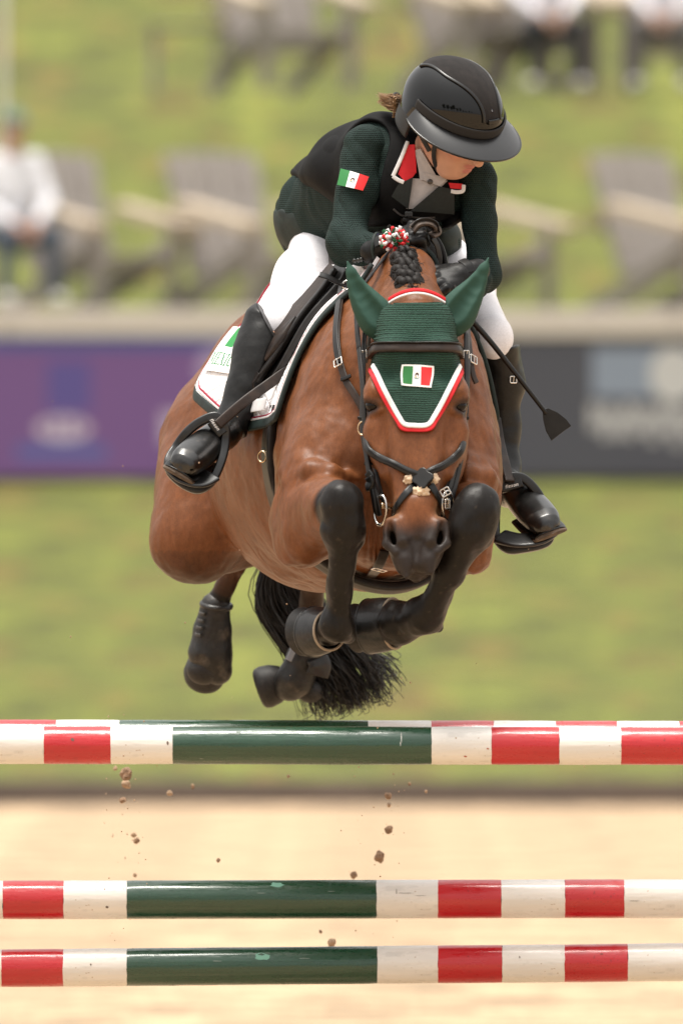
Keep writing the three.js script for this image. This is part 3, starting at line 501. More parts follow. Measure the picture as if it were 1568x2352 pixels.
function coat(x, y, z, nx, ny, nz) {
  let b = 9; for (const p of blackCaps) b = Math.min(b, p.f(x, y, z));
  const n = fbm(x * 18, y * 18, z * 18), f = fbm(x * 60, y * 22, z * 60, 2), f2 = noise(x * 190, y * 90, z * 190);
  let k = 1 - sst(.012, .036, b + .02 * (n - .5));
  if (z < -1 && y < 1.72) k = Math.max(k, .88 * (1 - sst(1.58, 1.8, y)));
  let r = .215, g = .076, bl = .0275; const v = .78 + .3 * f + .34 * (n - .5) + .2 * (f2 - .5); r *= v; g *= v; bl *= v;
  const kc = .75 + .5 * f2; r = mix(r, .0125 * kc, k); g = mix(g, .0102 * kc, k); bl = mix(bl, .0088 * kc, k);
  if (f2 > .9 && k > .5) { r += .03; g += .022; bl += .015; }
  // dark muzzle, tan edges above the nostrils, dark skin round the eyes
  const px = x - HA.x, py = y - HA.y, pz = z - HA.z, t = (px * headLoft.w.x + py * headLoft.w.y + pz * headLoft.w.z) / headLoft.L, hx = Math.abs(px);
  if (z > .12 && t > .6 && hx < .11 && t < 1.1 && F_head.d(x, y, z) < .004) { const m = sst(.79, .875, t + .05 * (n - .5) + (hx > .05 ? .02 : .0)); r = mix(r, .036, m); g = mix(g, .027, m); bl = mix(bl, .023, m); const tan = sst(.7, .76, t) * (1 - sst(.77, .82, t)) * sst(.035, .055, hx); r = mix(r, .42, tan * .6); g = mix(g, .24, tan * .6); bl = mix(bl, .13, tan * .6); }
  for (const e of eyeC) { const q = 1 - sst(.024, .038, Math.hypot(x - e.x, y - e.y, z - e.z)); r = mix(r, .03, q * .85); g = mix(g, .024, q * .85); bl = mix(bl, .022, q * .85); }
  return [r, g, bl];
}
const hairT = tex(1024, 1024, (u, v) => { const a = tnoise(u + .02 * tnoise(u, v, 6, 6, 3), v, 220, 34, 1), b = tnoise(u, v, 90, 14, 2), c = tnoise(u, v, 420, 60, 5); return .9 + .12 * (tnoise(u, v, 300, 150, 7) - .5) + .05 * (tnoise(u, v, 40, 30, 8) - .5) + .12 * (c - .5); });
const coatM = phy([1, 1, 1], { vertexColors: true, map: hairT, roughness: .41, sheen: .04, sheenRoughness: .45, sheenColor: new THREE.Color(1, .82, .65), bumpMap: hairT, bumpScale: .0006, specularIntensity: .46 });
const horse = thing('horse', 'bay horse with black lower legs leaping over the striped poles', 'horse');
{
  const bodyG = skin(F_horse, V(-.5, .95, -2.1), V(.5, 2.5, .45), .0056, { color: coat, uv: 4 });
  const headG = skin(F_headFine, V(.02, 1.6, -.16), V(.36, 2.4, .5), .0034, { color: coat, uv: 4 });
  part(horse, 'body', mergeGeometries([bodyG, headG]), coatM);
  const eyeM = phy([.009, .006, .005], { roughness: .1, specularIntensity: .45 });
  for (const e of eyeC) { const g = new THREE.SphereGeometry(.0195, 28, 20); g.scale(1, .9, 1.05); g.translate(e.x, e.y, e.z); part(horse, 'eye', norm(g), eyeM); }
}
// ---- mane plaits: a row of bound knots along the crest
const hairM = phy([.014, .011, .0095], { roughness: .6, map: hairT, specularIntensity: .5 });
{
  const knots = [[933, 590, -.16, .75], [925, 606, -.12, 1], [934, 622, -.08, 1], [928, 636, -.05, 1.05], [938, 650, -.01, 1.05], [936, 662, .03, 1]];
  knots.forEach(([u, v, z, s], n) => {
    const c = J(u, v, z).add(V(0, .012, .01)), gs = [];
    for (const [dx, r, tw] of [[-.017, .0115, 0], [.006, .0105, 1.3], [.024, .0085, 2.1]]) { const pts = []; for (let i = 0; i < 12; i++) { const a = i / 12 * 2 * Math.PI; pts.push(V(c.x + (dx + .006 * Math.cos(a + tw)) * s, c.y + (.010 * Math.sin(a)) * s + .003 * Math.sin(n * 3 + dx * 200), c.z + .012 * Math.cos(a) * s)); } gs.push(tube(pts, t => r * s * (.94 + .07 * Math.sin(t * 31 + n)), { closed: true, seg: 40, sides: 9 })); }
    for (let i = 0; i < 18; i++) { const a = rr(0, 6.28), p = c.clone().add(V(rr(-.03, .03), rr(-.012, .014), rr(0, .014))); gs.push(tube([p, p.clone().add(V(rr(-.012, .012), rr(-.002, .006), rr(0, .006))), p.clone().add(V(rr(-.024, .024), rr(-.01, .008), rr(-.005, .008)))], t => .0011 * (1 - .7 * t), { seg: 4, sides: 4 })); }
    part(horse, 'mane_plait', gs, hairM);
  });
  const gs = []; // short hairs and roots along the crest
  for (let i = 0; i < 150; i++) { const t = rnd(), a = J(mix(925, 948, t) + rr(-8, 20), mix(585, 672, t), mix(-.2, .1, t)); const h = hit(F_all, V(a.x, a.y + .12, a.z), V(0, -1, 0), .001, .3); if (!h.ok) continue; const d = V(rr(-.035, .005), rr(-.004, .004), rr(.0, .014)); gs.push(tube([h.p, h.p.clone().addScaledVector(d, .5).add(V(0, .004, 0)), h.p.clone().add(d)], q => .0013 * (1 - .7 * q), { seg: 4, sides: 4 })); }
  part(horse, 'mane_roots', gs, hairM);
}
{ // tail: many long strands that swing out to the right below
  const tailM = std([.012, .0095, .008], { roughness: .5 }), gs = [];
  for (let i = 0; i < 900; i++) {
    const q = rnd(), w = rnd(), stray = rnd() < .06, z = -1.95 + rr(-.1, .06), a = J(650 + rr(-20, 30), 1120, -1.85);
    const kneeU = mix(585, 705, q) + (stray ? rr(-20, 5) : 0), kneeV = mix(1380, 1340, q) + rr(-20, 20), midU = mix(655, 800, q) + rr(-14, 14), midV = mix(1500, 1450, q);
    const endU = mix(690, 930, Math.pow(q, .9) * .75 + .25 * w) + rr(-18, 18) + (stray ? rr(-5, 25) : 0), endV = mix(1642, 1600, q) + rr(-50, 14) - (q > .8 ? rr(0, 60) : 0);
    const pts = [a, J(mix(628, 672, q), 1235, z), J(kneeU, kneeV, z), J(midU, midV, z + rr(-.04, .04)), J(mix(midU, endU, .62) + rr(-12, 12), mix(midV, endV, .55), z + rr(-.05, .05)), J(endU, endV, z + rr(-.06, .06))];
    if (rnd() < .5) pts.push(J(endU + rr(-26, 10), endV + rr(-22, 16), z + rr(-.06, .06)));
    gs.push(tube(pts, t => rr(.0013, .0016) * 1.35 * (1 - .65 * t), { seg: 20, sides: 4 }));
  }
  part(horse, 'tail', gs, tailM);
}
const LFT = V(-FW.z, 0, FW.x).normalize();
const axisC = z => J(mix(890, 650, (z + .3) / -1.15), 960, z);
const uvOf = p => { const k = PX / (1 - p.z / D0); return [Math.round(784 + p.x * k), Math.round(1176 - (p.y - EYE) * k)]; };
const hitTrunk = (z, phi, off = 0) => { const c = axisC(z), d = V(0, 1, 0).multiplyScalar(Math.cos(phi * R)).addScaledVector(LFT, Math.sin(phi * R)); const o = c.clone().addScaledVector(d, .75); return hit(F_trunk, o, d.clone().negate(), off, .8); };
// ------------------------------------------------------------------ tack
const leatherT = tex(256, 256, (u, v) => .72 + .3 * (tnoise(u, v, 40, 40, 1) - .5) + .25 * (tnoise(u, v, 9, 9, 2) - .5) + .2 * (tnoise(u, v, 120, 120, 3) - .5));
const brownL = phy([.05, .03, .021], { map: leatherT, roughness: .5, bumpMap: leatherT, bumpScale: .0003, clearcoat: .12, clearcoatRoughness: .35, specularIntensity: .55 });
const darkL = phy([.021, .017, .015], { map: leatherT, roughness: .46, bumpMap: leatherT, bumpScale: .0003, clearcoat: .15, clearcoatRoughness: .3, specularIntensity: .6 });
const blackL = phy([.012, .0115, .011], { map: leatherT, roughness: .4, bumpMap: leatherT, bumpScale: .0003, clearcoat: .15, clearcoatRoughness: .25, specularIntensity: .6 });
const steelM = std([.75, .72, .68], { metalness: 1, roughness: .22 }), brassM = std([.72, .55, .36], { metalness: 1, roughness: .25 });
const knitT = tex(512, 512, (u, v, i, j) => { const r = Math.floor(v * 26), x = u * 30 + (r % 2) * .5, fx = Math.abs((x % 1) - .5) * 2, fy = Math.abs((v * 26 % 1) - .5) * 2, open = tnoise(u, v, 1, 4, 6) > .45 ? 1 : .25; return .93 - .3 * Math.pow(fy, 3) - .3 * open * Math.pow(fx, 3) * fy + .2 * (tnoise(u, v, 70, 70, 3) - .5); });
const knitM = std([.018, .066, .043], { map: knitT, roughness: .92, bumpMap: knitT, bumpScale: .003 }), earM = std([.0125, .056, .037], { roughness: .75 });
const paleT = tex(256, 256, (u, v) => .95 + .06 * (tnoise(u, v, 100, 100, 1) - .5) + .05 * (tnoise(u, v, 7, 7, 2) - .5));
const whiteM = std([.84, .82, .82], { map: paleT, roughness: .85 }), redM = std([.6, .012, .02], { roughness: .8 }), crimsonM = std([.3, .006, .03], { roughness: .7 }), navyM = std([.011, .03, .026], { roughness: .75, map: leatherT });
function quadPatch(f, c, nu, nv, off, th, uvs) { // c: four [u, v] corners in the order top-left, top-right, bottom-right, bottom-left; laid on the front of f
  let last = onFront(f, (c[0][0] + c[2][0]) / 2, (c[0][1] + c[2][1]) / 2, off); const rows = []; for (let i = 0; i <= nv; i++) { const r = []; for (let j = 0; j <= nu; j++) { const a = i / nv, b = j / nu, u = mix(mix(c[0][0], c[1][0], b), mix(c[3][0], c[2][0], b), a), v = mix(mix(c[0][1], c[1][1], b), mix(c[3][1], c[2][1], b), a); const q = onFront(f, u, v, off); if (!q.ok || last && Math.abs(q.p.z - last.p.z) > .15) { const a = J(u, v, last ? last.p.z : 0); q.p.set(a.x, a.y, last ? last.p.z : 0); q.n.set(0, 0, 1); } else last = q; r.push(q); } rows.push(r); }
  return sheet(rows, th, { uvs: uvs || ((i, j) => [j, 1 - i]) });
}
const flagT = (border, tilt) => canvasTex(384, 264, (x, W, H) => {
  x.fillStyle = '#f4f2f2'; x.fillRect(0, 0, W, H); const b = border ? 20 : 0, w = (W - 2 * b) / 3; x.fillStyle = '#2c7a3e'; x.fillRect(b, b, w, H - 2 * b); x.fillStyle = '#e0262a'; x.fillRect(b + 2 * w, b, w, H - 2 * b);
  x.save(); x.translate(W / 2, H / 2); x.lineWidth = 9; x.strokeStyle = '#3d5a34'; x.beginPath(); x.arc(0, 4, 37, .35, 2.8); x.stroke(); x.fillStyle = '#4a2f1c';
  x.beginPath(); x.moveTo(-14, 22); x.bezierCurveTo(-36, 2, -22, -36, 6, -36); x.bezierCurveTo(36, -34, 38, 2, 18, 20); x.bezierCurveTo(24, -4, 8, -14, -6, -8); x.closePath(); x.fill();
  x.fillStyle = '#b79a4a'; x.beginPath(); x.ellipse(-10, 16, 15, 8, .5, 0, 7); x.fill(); x.fillStyle = '#6fa6b5'; x.fillRect(-16, 26, 30, 7); x.restore();
});
// ---- points on the head by height and sideways place
const tV = v => (v - 690) / (1318 - 690), F_hn = field([headPrims]);
function onHead(v, u, off = .004) { // u, v of the layout sheet; goes round the side of the head where u lies beyond it
  const t = tV(v), want = J(u, v, .25).x - HP(t, 0, -.1).x, s = Math.sign(want) || 1, c = HP(t, 0, -.11), at = a => { const d = V(Math.sin(a) * s, 0, Math.cos(a)); return hit(F_hn, c.clone().addScaledVector(d, .3), d.clone().negate(), off, .32); };
  let lo = 0, hi = 1.75; for (let i = 0; i < 14; i++) { const m = (lo + hi) / 2; if (Math.abs(at(m).p.x - c.x) < Math.abs(want)) lo = m; else hi = m; } return at((lo + hi) / 2);
}
const onHeadA = (v, deg, off = .004) => { const c = HP(tV(v), 0, -.11), d = V(Math.sin(deg * R), 0, Math.cos(deg * R)); return hit(F_hn, c.clone().addScaledVector(d, .3), d.clone().negate(), off, .32); };
const strapOn = (all, w, h, o) => { const z0 = all.find(q => q.ok !== false).p.z, hits = all.filter(q => q.ok === undefined || q.ok && Math.abs(q.p.z - z0) < .8); return strap(hits.map(q => q.p), hits.map(q => q.n), w, h, o); };
{ // ---- ear bonnet
  const t = thing('ear_bonnet', 'green crocheted ear bonnet with red and white edging over the horse\'s forehead', 'ear bonnet');
  const rows = [], N = 30, vs = []; for (let v = 668; v <= 948; v += 5) vs.push(v);
  const half = v => v < 806 ? 114 : mix(106, 33, sst(0, 1, (v - 806) / 142) * .35 + .65 * (v - 806) / 142);
  for (const v of vs) { const r = []; for (let j = 0; j <= N; j++) { const q = j / N * 2 - 1; r.push(onHead(v, 956 + q * half(v), .0065 + (v < 770 ? .0014 * Math.sin(v * .6 + 2 * q) : 0))); } rows.push(r); }
  part(t, 'crochet_cap', sheet(rows, .004, { uvs: (i, j) => [j * 1.5, i * 2.1] }), knitM);
  // trims along the V
  const edge = [[816, -100], [835, -91], [870, -74], [905, -56], [935, -39], [949, -30], [953, -22], [954, -8], [954, 8], [953, 22], [949, 30], [935, 39], [905, 56], [870, 74], [835, 91], [816, 100]];
  part(t, 'white_edging', strapOn(edge.map(([v, x]) => onHead(v - 3, 956 + x * 1.01, .008)), .0062, .003, { seg: 90 }), whiteM);
  part(t, 'red_edging', strapOn(edge.map(([v, x]) => onHead(v + (Math.abs(x) < 35 ? 6 : 4), 956 + x * 1.06 + Math.sign(x) * 3, .0055)), .0052, .0028, { seg: 90 }), redM);
  part(t, 'flag_patch', quadPatch(F_hn, [[921, 841], [992, 843], [990, 894], [919, 890]], 10, 8, .0085, .002), new THREE.MeshStandardMaterial({ map: flagT(true), roughness: .6 }), 'white bordered flag patch with green, white and red stripes and a small emblem');
  const top = []; for (let a = -1; a <= 1.001; a += .125) top.push({ p: J(957 + 64 * a, 666 + 22 * a * a, .17 - .03 * a * a), n: V(.35 * a, .5, .8).normalize() });
  part(t, 'red_top_edging', strapOn(top, .0045, .0035), redM); part(t, 'white_top_edging', strapOn(top.map(q => ({ p: q.p.clone().add(V(0, -.008, .004)), n: q.n })), .003, .003), whiteM);
  // ear covers
  const ear = (base, m1, m2, tip, s) => {
    const pts = [base, m1, m2, tip], c = new THREE.CatmullRomCurve3(pts), g = []; const W = [.036, .043, .042, .037, .031, .024, .017, .0105, .003];
    const flat = p => ({ ...p, f: (x, y, z) => p.f(x, y, base.z + (z - base.z) / .72) * .8 });
    for (let i = 0; i < 8; i++) { const a = c.getPoint(i / 8), b = c.getPoint((i + 1) / 8); for (const p of [a, b]) p.z = base.z; g.push(flat(cap(a, b, W[i], W[i + 1], .012))); }
    for (let i = 1; i < 6; i++) { const a = c.getPoint(i / 8 + .03), b = c.getPoint((i + 1) / 8 + .03), q = (W[i] + W[i + 1]) / 2; for (const p of [a, b]) { p.x -= s * q * .1; p.z = base.z + q * 1.02; } g.push(cap(a, b, q * .5, q * .42, .016, 1)); }
    const lo = V(1e3, 1e3, 1e3), hi = V(-1e3, -1e3, -1e3); pts.forEach(p => { lo.min(p); hi.max(p); }); lo.subScalar(.06); hi.addScalar(.06);
    return skin(field(g, (x, y, z) => .0012 * (fbm(x * 25, y * 14, z * 25, 2) - .5)), lo, hi, .0032, { uv: 5 });
  };
  part(t, 'ear_cover', ear(J(880, 752, .12), J(852, 712, .11), J(822, 665, .1), J(798, 602, .1), -1), earM);
  part(t, 'ear_cover', ear(J(1036, 742, .12), J(1060, 702, .11), J(1092, 655, .1), J(1121, 594, .1), 1), earM);
}
function ring(c, r, th, nrm, sq = 1, turn = 0) { const g = new THREE.TorusGeometry(r, th, 10, 36); g.scale(sq, 1, 1); g.rotateZ(turn); g.applyQuaternion(new THREE.Quaternion().setFromUnitVectors(V(0, 0, 1), nrm.clone().normalize())); g.translate(c.x, c.y, c.z); return norm(g); }
function buckle(c, w, h, nrm, roll = 0) { const pts = [[-w, -h], [w, -h], [w, h], [-w, h]].map(([x, y]) => V(x * Math.cos(roll) - y * Math.sin(roll), x * Math.sin(roll) + y * Math.cos(roll), 0)); const q = new THREE.Quaternion().setFromUnitVectors(V(0, 0, 1), nrm.clone().normalize()); pts.forEach(p => p.applyQuaternion(q).add(c)); const g = []; for (let i = 0; i < 4; i++) g.push(between(pts[i], pts[(i + 1) % 4], .0032, .0032, .0014)); g.push(between(pts[0].clone().lerp(pts[1], .5), pts[2].clone().lerp(pts[3], .5).addScaledVector(nrm, .003), .002, .002, .0009)); return mergeGeometries(g); }
const line = (pts, n, w, h, o) => strap(pts.map(p => Array.isArray(p) ? J(...p) : p), pts.map(() => n), w, h, o);
const FR = V(0, 0, 1), SL = V(-.8, 0, .6).normalize(), SR = V(.8, 0, .6).normalize();
{ // ---- bridle
  const t = thing('bridle', 'brown leather bridle with crossed noseband on the horse\'s head', 'bridle');
  const bb = []; for (let a = -100; a <= 100; a += 12.5) bb.push(onHeadA(773 + 9 * Math.pow(a / 90, 2), a, .013));
  const brow = part(t, 'browband', strapOn(bb, .0125, .0055, { seg: 60, round: 1.6 }), brownL);
  part(brow, 'browband_edge', [strapOn(bb.map(q => ({ p: q.p.clone().add(V(0, .0105, 0)), n: q.n })), .002, .0062), strapOn(bb.map(q => ({ p: q.p.clone().add(V(0, -.0105, 0)), n: q.n })), .002, .0062)], darkL);
  const side = (s, pts, ringAt, bitAt) => {
    const n = s < 0 ? SL : SR; part(t, 'cheekpiece', line(pts, n, .0085, .0028), darkL);
    part(t, 'cheek_strap_second', line(pts.slice(3).map(([u, v, z]) => [u - s * 13, v + 4, z - .006]), n, .0075, .0026), darkL);
    part(t, 'noseband_ring', ring(J(...ringAt), .0165, .0026, V(s * .4, 0, .9), .75), brassM);
    for (const k of [.35, .75]) { const q = pts[1 + Math.round(k * (pts.length - 3))]; part(t, 'keeper', line([[q[0] - 10, q[1], q[2] + .006], [q[0], q[1] + 1, q[2] + .008], [q[0] + 10, q[1], q[2] + .005]], n, .004, .002), blackL); }
    part(t, 'buckle', buckle(J(pts[1][0], pts[1][1] + 14, pts[1][2] + .006), .011, .009, n), steelM);
    part(t, 'bit_ring', ring(J(...bitAt), .036, .0038, V(s * .75, 0, .66), .62, s * .12), steelM);
    part(t, 'bit_mouthpiece', tube([J(bitAt[0], bitAt[1] - 12, bitAt[2]), J(bitAt[0] - s * 22, bitAt[1] - 10, bitAt[2] - .01), J(bitAt[0] - s * 50, bitAt[1] - 8, bitAt[2] - .05)], .0075), brassM);
  };
  side(-1, [[838, 762, .11], [835, 800, .13], [834, 880, .17], [831, 960, .2], [834, 1005, .22], [846, 1065, .25], [858, 1115, .28], [868, 1150, .3]], [833, 984, .225], [874, 1172, .31]);
  side(1, [[1070, 765, .11], [1070, 800, .13], [1071, 880, .16], [1066, 960, .2], [1060, 1005, .22], [1046, 1065, .25], [1034, 1115, .28], [1026, 1145, .3]], [1062, 986, .222], [1028, 1162, .31]);
  // crossed noseband
  const up = (list) => strapOn([{ p: J(list[0][0] + (list[0][0] < 950 ? -10 : 8), 982, .19), n: list[0][0] < 950 ? SL : SR }, ...list.map(([u, v]) => onHead(v, u, .009))], .0098, .0062, { seg: 40, round: 1.4 });
  const nl = [[846, 1005], [868, 1022], [900, 1038], [935, 1055], [962, 1066]], nr = [[1058, 1005], [1042, 1024], [1015, 1042], [990, 1055], [970, 1066]];
  for (const l of [nl, nr]) { const p = part(t, 'noseband_upper', up(l), darkL); part(p, 'padding_welt', strapOn(l.map(([u, v]) => onHead(v, u, .0155)), .003, .0025, { seg: 40 }), blackL); }
  const low = [[[952, 1086], [930, 1108], [908, 1136], [896, 1165], [889, 1200]], [[988, 1086], [1000, 1104], [1012, 1128], [1018, 1148], [1019, 1180]]];
  for (const l of low) part(t, 'noseband_lower', strapOn(l.map(([u, v]) => onHead(v, u, .006)), .0088, .0028, { seg: 36 }), blackL);
  const c = onHead(1076, 970, .016), star = []; for (let i = 0; i < 24; i++) { const a = i / 24 * 2 * Math.PI, r = .0225 * (1 + .16 * Math.cos(4 * a - .3)); star.push(new THREE.Vector2(Math.cos(a) * r, Math.sin(a) * r)); }
  const sg = new THREE.ExtrudeGeometry(new THREE.Shape(star), { depth: .004, bevelEnabled: true, bevelSize: .002, bevelThickness: .002, bevelSegments: 2 }); sg.applyQuaternion(new THREE.Quaternion().setFromUnitVectors(V(0, 0, 1), c.n)); sg.translate(c.p.x, c.p.y, c.p.z - .002); part(t, 'noseband_rosette', norm(sg), darkL);
  const fleeceM = std([.62, .47, .33], { roughness: 1 });
  const fl = field([[937, 1074, .013], [997, 1073, .012], [965, 1104, .014], [952, 1100, .01], [986, 1060, .009], [978, 1103, .01]].flatMap(([u, v, r]) => { const q = onHead(v, u, .004); return [ell(q.p, [r, r, r * .6], null, .008)]; }), (x, y, z) => .008 * (noise(x * 160, y * 160, z * 160) - .5));
  const fc = onHead(1080, 968, 0).p; part(t, 'fleece_pad', skin(fl, fc.clone().add(V(-.06, -.06, -.05)), fc.clone().add(V(.06, .06, .05)), .0022), fleeceM);
  part(t, 'strap_end', line([[1069, 905, .18], [1072, 940, .19], [1070, 960, .195]], SR, .006, .0016), darkL);
  part(t, 'buckle', buckle(J(1022, 1130, .335), .011, .009, FR, .5), steelM); part(t, 'buckle', buckle(J(1027, 1158, .33), .009, .011, SR), steelM);
  part(t, 'throat_lash', line([[848, 770, .08], [842, 830, .06], [850, 900, .03], [880, 985, .0]], SL, .006, .002), darkL);
}
{ // ---- reins
  const t = thing('reins', 'dark rubber grip reins running from the bit to the rider\'s gloved hands', 'reins');
  const rubber = std([.05, .05, .054], { roughness: .75, bumpMap: knitT, bumpScale: .001, map: leatherT });
  part(t, 'rein', line([[872, 1185, .305], [862, 1140, .3], [846, 1080, .27], [838, 1010, .24], [833, 900, .21], [824, 800, .14]], SL, .0082, .003), darkL);
  part(t, 'rein_grip', line([[824, 800, .14], [820, 760, .1], [818, 710, .03], [824, 670, -.06], [846, 640, -.12], [872, 605, -.18], [896, 575, -.22]], SL, .009, .0035), rubber);
  part(t, 'rein', line([[1030, 1170, .3], [1046, 1110, .26], [1062, 1030, .22], [1072, 900, .15], [1074, 800, .08], [1064, 720, -.05], [1046, 660, -.15]], SR, .0082, .003), darkL);
  part(t, 'martingale_stop', line([[845, 1085, .285], [853, 1098, .292], [846, 1118, .295], [852, 1108, .3], [846, 1095, .3]], SL, .012, .006), blackL);
  part(t, 'martingale_fork', line([[852, 1110, .292], [858, 1140, .3], [862, 1165, .3], [866, 1182, .295]], SL, .007, .006), blackL);
  // the free loop of rein standing up between the hands
  const bight = part(t, 'rein_bight', line([[945, 528, -.22], [958, 514, -.22], [980, 510, -.23], [999, 518, -.24], [1003, 534, -.25], [990, 541, -.24]], V(0, .75, .66), .0115, .0042, { seg: 40 }), phy([.12, .085, .065], { map: knitT, bumpMap: knitT, bumpScale: .0015, roughness: .6 }));
  part(bight, 'stitched_edge', [line([[945, 522, -.217], [958, 508, -.217], [980, 504, -.227], [1001, 513, -.237], [1007, 532, -.247]], V(0, .75, .66), .0022, .0055), line([[949, 537, -.222], [962, 521, -.222], [980, 517, -.232], [994, 523, -.24], [997, 534, -.25]], V(0, .75, .66), .0022, .0055)], darkL);
  part(t, 'rein_tail', line([[992, 545, -.25], [1003, 565, -.27], [1008, 590, -.28], [1006, 612, -.28]], V(.6, .3, .7), .01, .0022), darkL);
}
// ---- saddle cloth
const PHB = z => z > -.45 ? mix(88, 92, (-.265 - z) / .185) : z > -.6 ? mix(92, 94, (-.45 - z) / .15) : z > -.85 ? mix(94, 84, (-.6 - z) / .25) : mix(84, 76, (-.85 - z) / .22);
{
  const t = thing('saddle_cloth', 'white quilted saddle cloth with dark green binding and crimson piping', 'saddle cloth');
  const quilt = tex(256, 256, (u, v) => { const a = Math.abs(((u + v) * 8 % 1) - .5) * 2, b = Math.abs(((u - v + 8) * 8 % 1) - .5) * 2; return .5 + .5 * (1 - Math.pow(Math.max(a, b), 6)); }, { srgb: false });
  const padM = std([.84, .82, .83], { roughness: .9, bumpMap: quilt, bumpScale: .006 });
  for (const s of [1, -1]) {
    const zf = s > 0 ? -.265 : -.25, zr = -1.06, rows = [], flare = z => .016 + (s > 0 ? .035 * sst(-.7, -1.05, z) : 0);
    for (let i = 0; i <= 26; i++) { const r = []; for (let j = 0; j <= 26; j++) { const z = mix(zf, zr, j / 26), ph = mix(4, s > 0 ? PHB(z) : 86, i / 26); r.push(hitTrunk(z, s * ph, flare(z) * (.4 + .6 * i / 26) + .003)); } rows.push(r); }
    part(t, 'quilted_panel', sheet(rows, .009, { uvs: (i, j) => [j * 1.2, i * 1.2] }), padM);
    const per = []; for (let a = 6; a <= 84; a += 6) per.push([zf, a]); per.push([zf - .008, 88]); for (let z = zf - .05; z > zr + .03; z -= .06) per.push([z, s > 0 ? PHB(z) : 86]); per.push([zr + .012, (s > 0 ? PHB(zr) : 86) - 4]); for (let a = 68; a > 5; a -= 8) per.push([zr, a]);
    const path = (dz, da, off) => per.map(([z, a], i) => { const cz = (zf + zr) / 2, q = z + (cz - z) / Math.abs(cz - zf) * dz, aa = a - (a > 70 || Math.abs(z - zf) > .05 && a > 60 ? da : da * .3); return hitTrunk(q, s * aa, flare(q) * (.4 + .6 * aa / 90) + off); });
    part(t, 'green_binding', strapOn(path(-.012, -1.6, .002), .0125, .006, { seg: 150 }), navyM);
    part(t, 'white_welt', strapOn(path(.012, 1.2, .005), .003, .0025, { seg: 150 }), whiteM);
    part(t, 'crimson_piping', strapOn(path(.019, 2.0, .005), .0026, .0026, { seg: 150 }), crimsonM);
  }
  // embroidered country name and flag, mostly behind the boot
  const pr = (u0, v0, u1, v1) => { const rows = []; for (let i = 0; i <= 10; i++) { const r = []; for (let j = 0; j <= 16; j++) { const z = mix(u0, u1, j / 16), ph = mix(v0, v1, i / 10); r.push(hitTrunk(z, ph, .016 + .035 * sst(-.7, -1.05, z) + .0065)); } rows.push(r); } return rows; };
  const txt = canvasTex(512, 256, (x, W, H) => { x.fillStyle = '#f2f0f1'; x.fillRect(0, 0, W, H); x.fillStyle = '#2f8a48'; x.fillRect(110, 4, 110, 118); x.fillStyle = '#d03038'; x.fillRect(290, 4, 100, 118); x.font = 'bold 92px serif'; x.fillStyle = '#2c7a48'; x.fillText('MEXICO', 14, 222, 480); });
  part(t, 'embroidery', sheet(pr(-.96, 46, -.68, 70), .001, { uvs: (i, j) => [j, 1 - i] }), new THREE.MeshStandardMaterial({ map: txt, roughness: .85 }), 'green embroidered country name under a green and red block');
  part(t, 'girth_loop', strapOn([hitTrunk(-.46, 84, .028), hitTrunk(-.5, 85, .032), hitTrunk(-.56, 86, .034), hitTrunk(-.62, 86, .036)], .017, .0015), whiteM);
}
{ // ---- saddle
  const t = thing('jumping_saddle', 'dark brown leather jumping saddle under the rider', 'saddle');
  const sideSheet = (s, z0, z1, p0, p1, off, n = 22) => { const rows = []; for (let i = 0; i <= n; i++) { const r = []; for (let j = 0; j <= n; j++) { const a = i / n, bow = Math.sin(a * Math.PI) * .05; const z = mix(z0 + bow * .5, z1 - .06 * a, j / n), ph = mix(p0, p1 - 6 * Math.pow(Math.abs(j / n * 2 - 1), 3), a); r.push(hitTrunk(z, s * ph, off)); } rows.push(r); } return rows; };
  for (const s of [1, -1]) {
    const dz = s > 0 ? 0 : .1, f = sideSheet(s, -.525 + dz, -.585, 8, 80, .044), pn = sideSheet(s, -.48 + dz, -.6, 6, 76, .026);
    part(t, 'panel', sheet(pn, .02), blackL); const fl = part(t, 'flap', sheet(f, .012, { uvs: (i, j) => [j * 2, i * 2] }), brownL);
    part(fl, 'flap_edge', strapOn(f.map(r => r[0]), q => .008 * Math.min(1, .25 + 6 * (1 - q)), .006, { seg: 60 }), darkL); part(fl, 'knee_roll', strapOn(f.map(r => r[3]).slice(8, 18).map(q => ({ p: q.p.clone().addScaledVector(q.n, .006), n: q.n })), q => .004 + .017 * Math.sin(q * Math.PI), q => .003 + .01 * Math.sin(q * Math.PI), { seg: 50 }), brownL);
    part(t, 'flap_edge', strapOn(pn.map(r => r[0]), q => .007 * Math.min(1, .25 + 6 * (1 - q)), .009, { seg: 60 }), darkL);
    part(fl, 'flap_point', strapOn([f[20][1], f[21][1], f[22][1]].map(q => ({ p: q.p.clone().addScaledVector(q.n, .008), n: q.n })).concat([{ p: f[22][1].p.clone().add(V(.004, -.03, .01)), n: f[22][1].n }]), .011, .002), brownL);
  }
  const seat = field([cap(J(905, 575, -.48), J(850, 610, -.7), .06, .075, .06), cap(J(850, 610, -.7), J(790, 575, -.98), .09, .11, .06), ell(J(790, 545, -1.02), [.15, .05, .06], [0, YAW, 0], .05)]);
  part(t, 'seat', skin(seat, V(-.3, 2.2, -1.2), V(.35, 2.6, -.35), .008, { uv: 4 }), brownL);
}
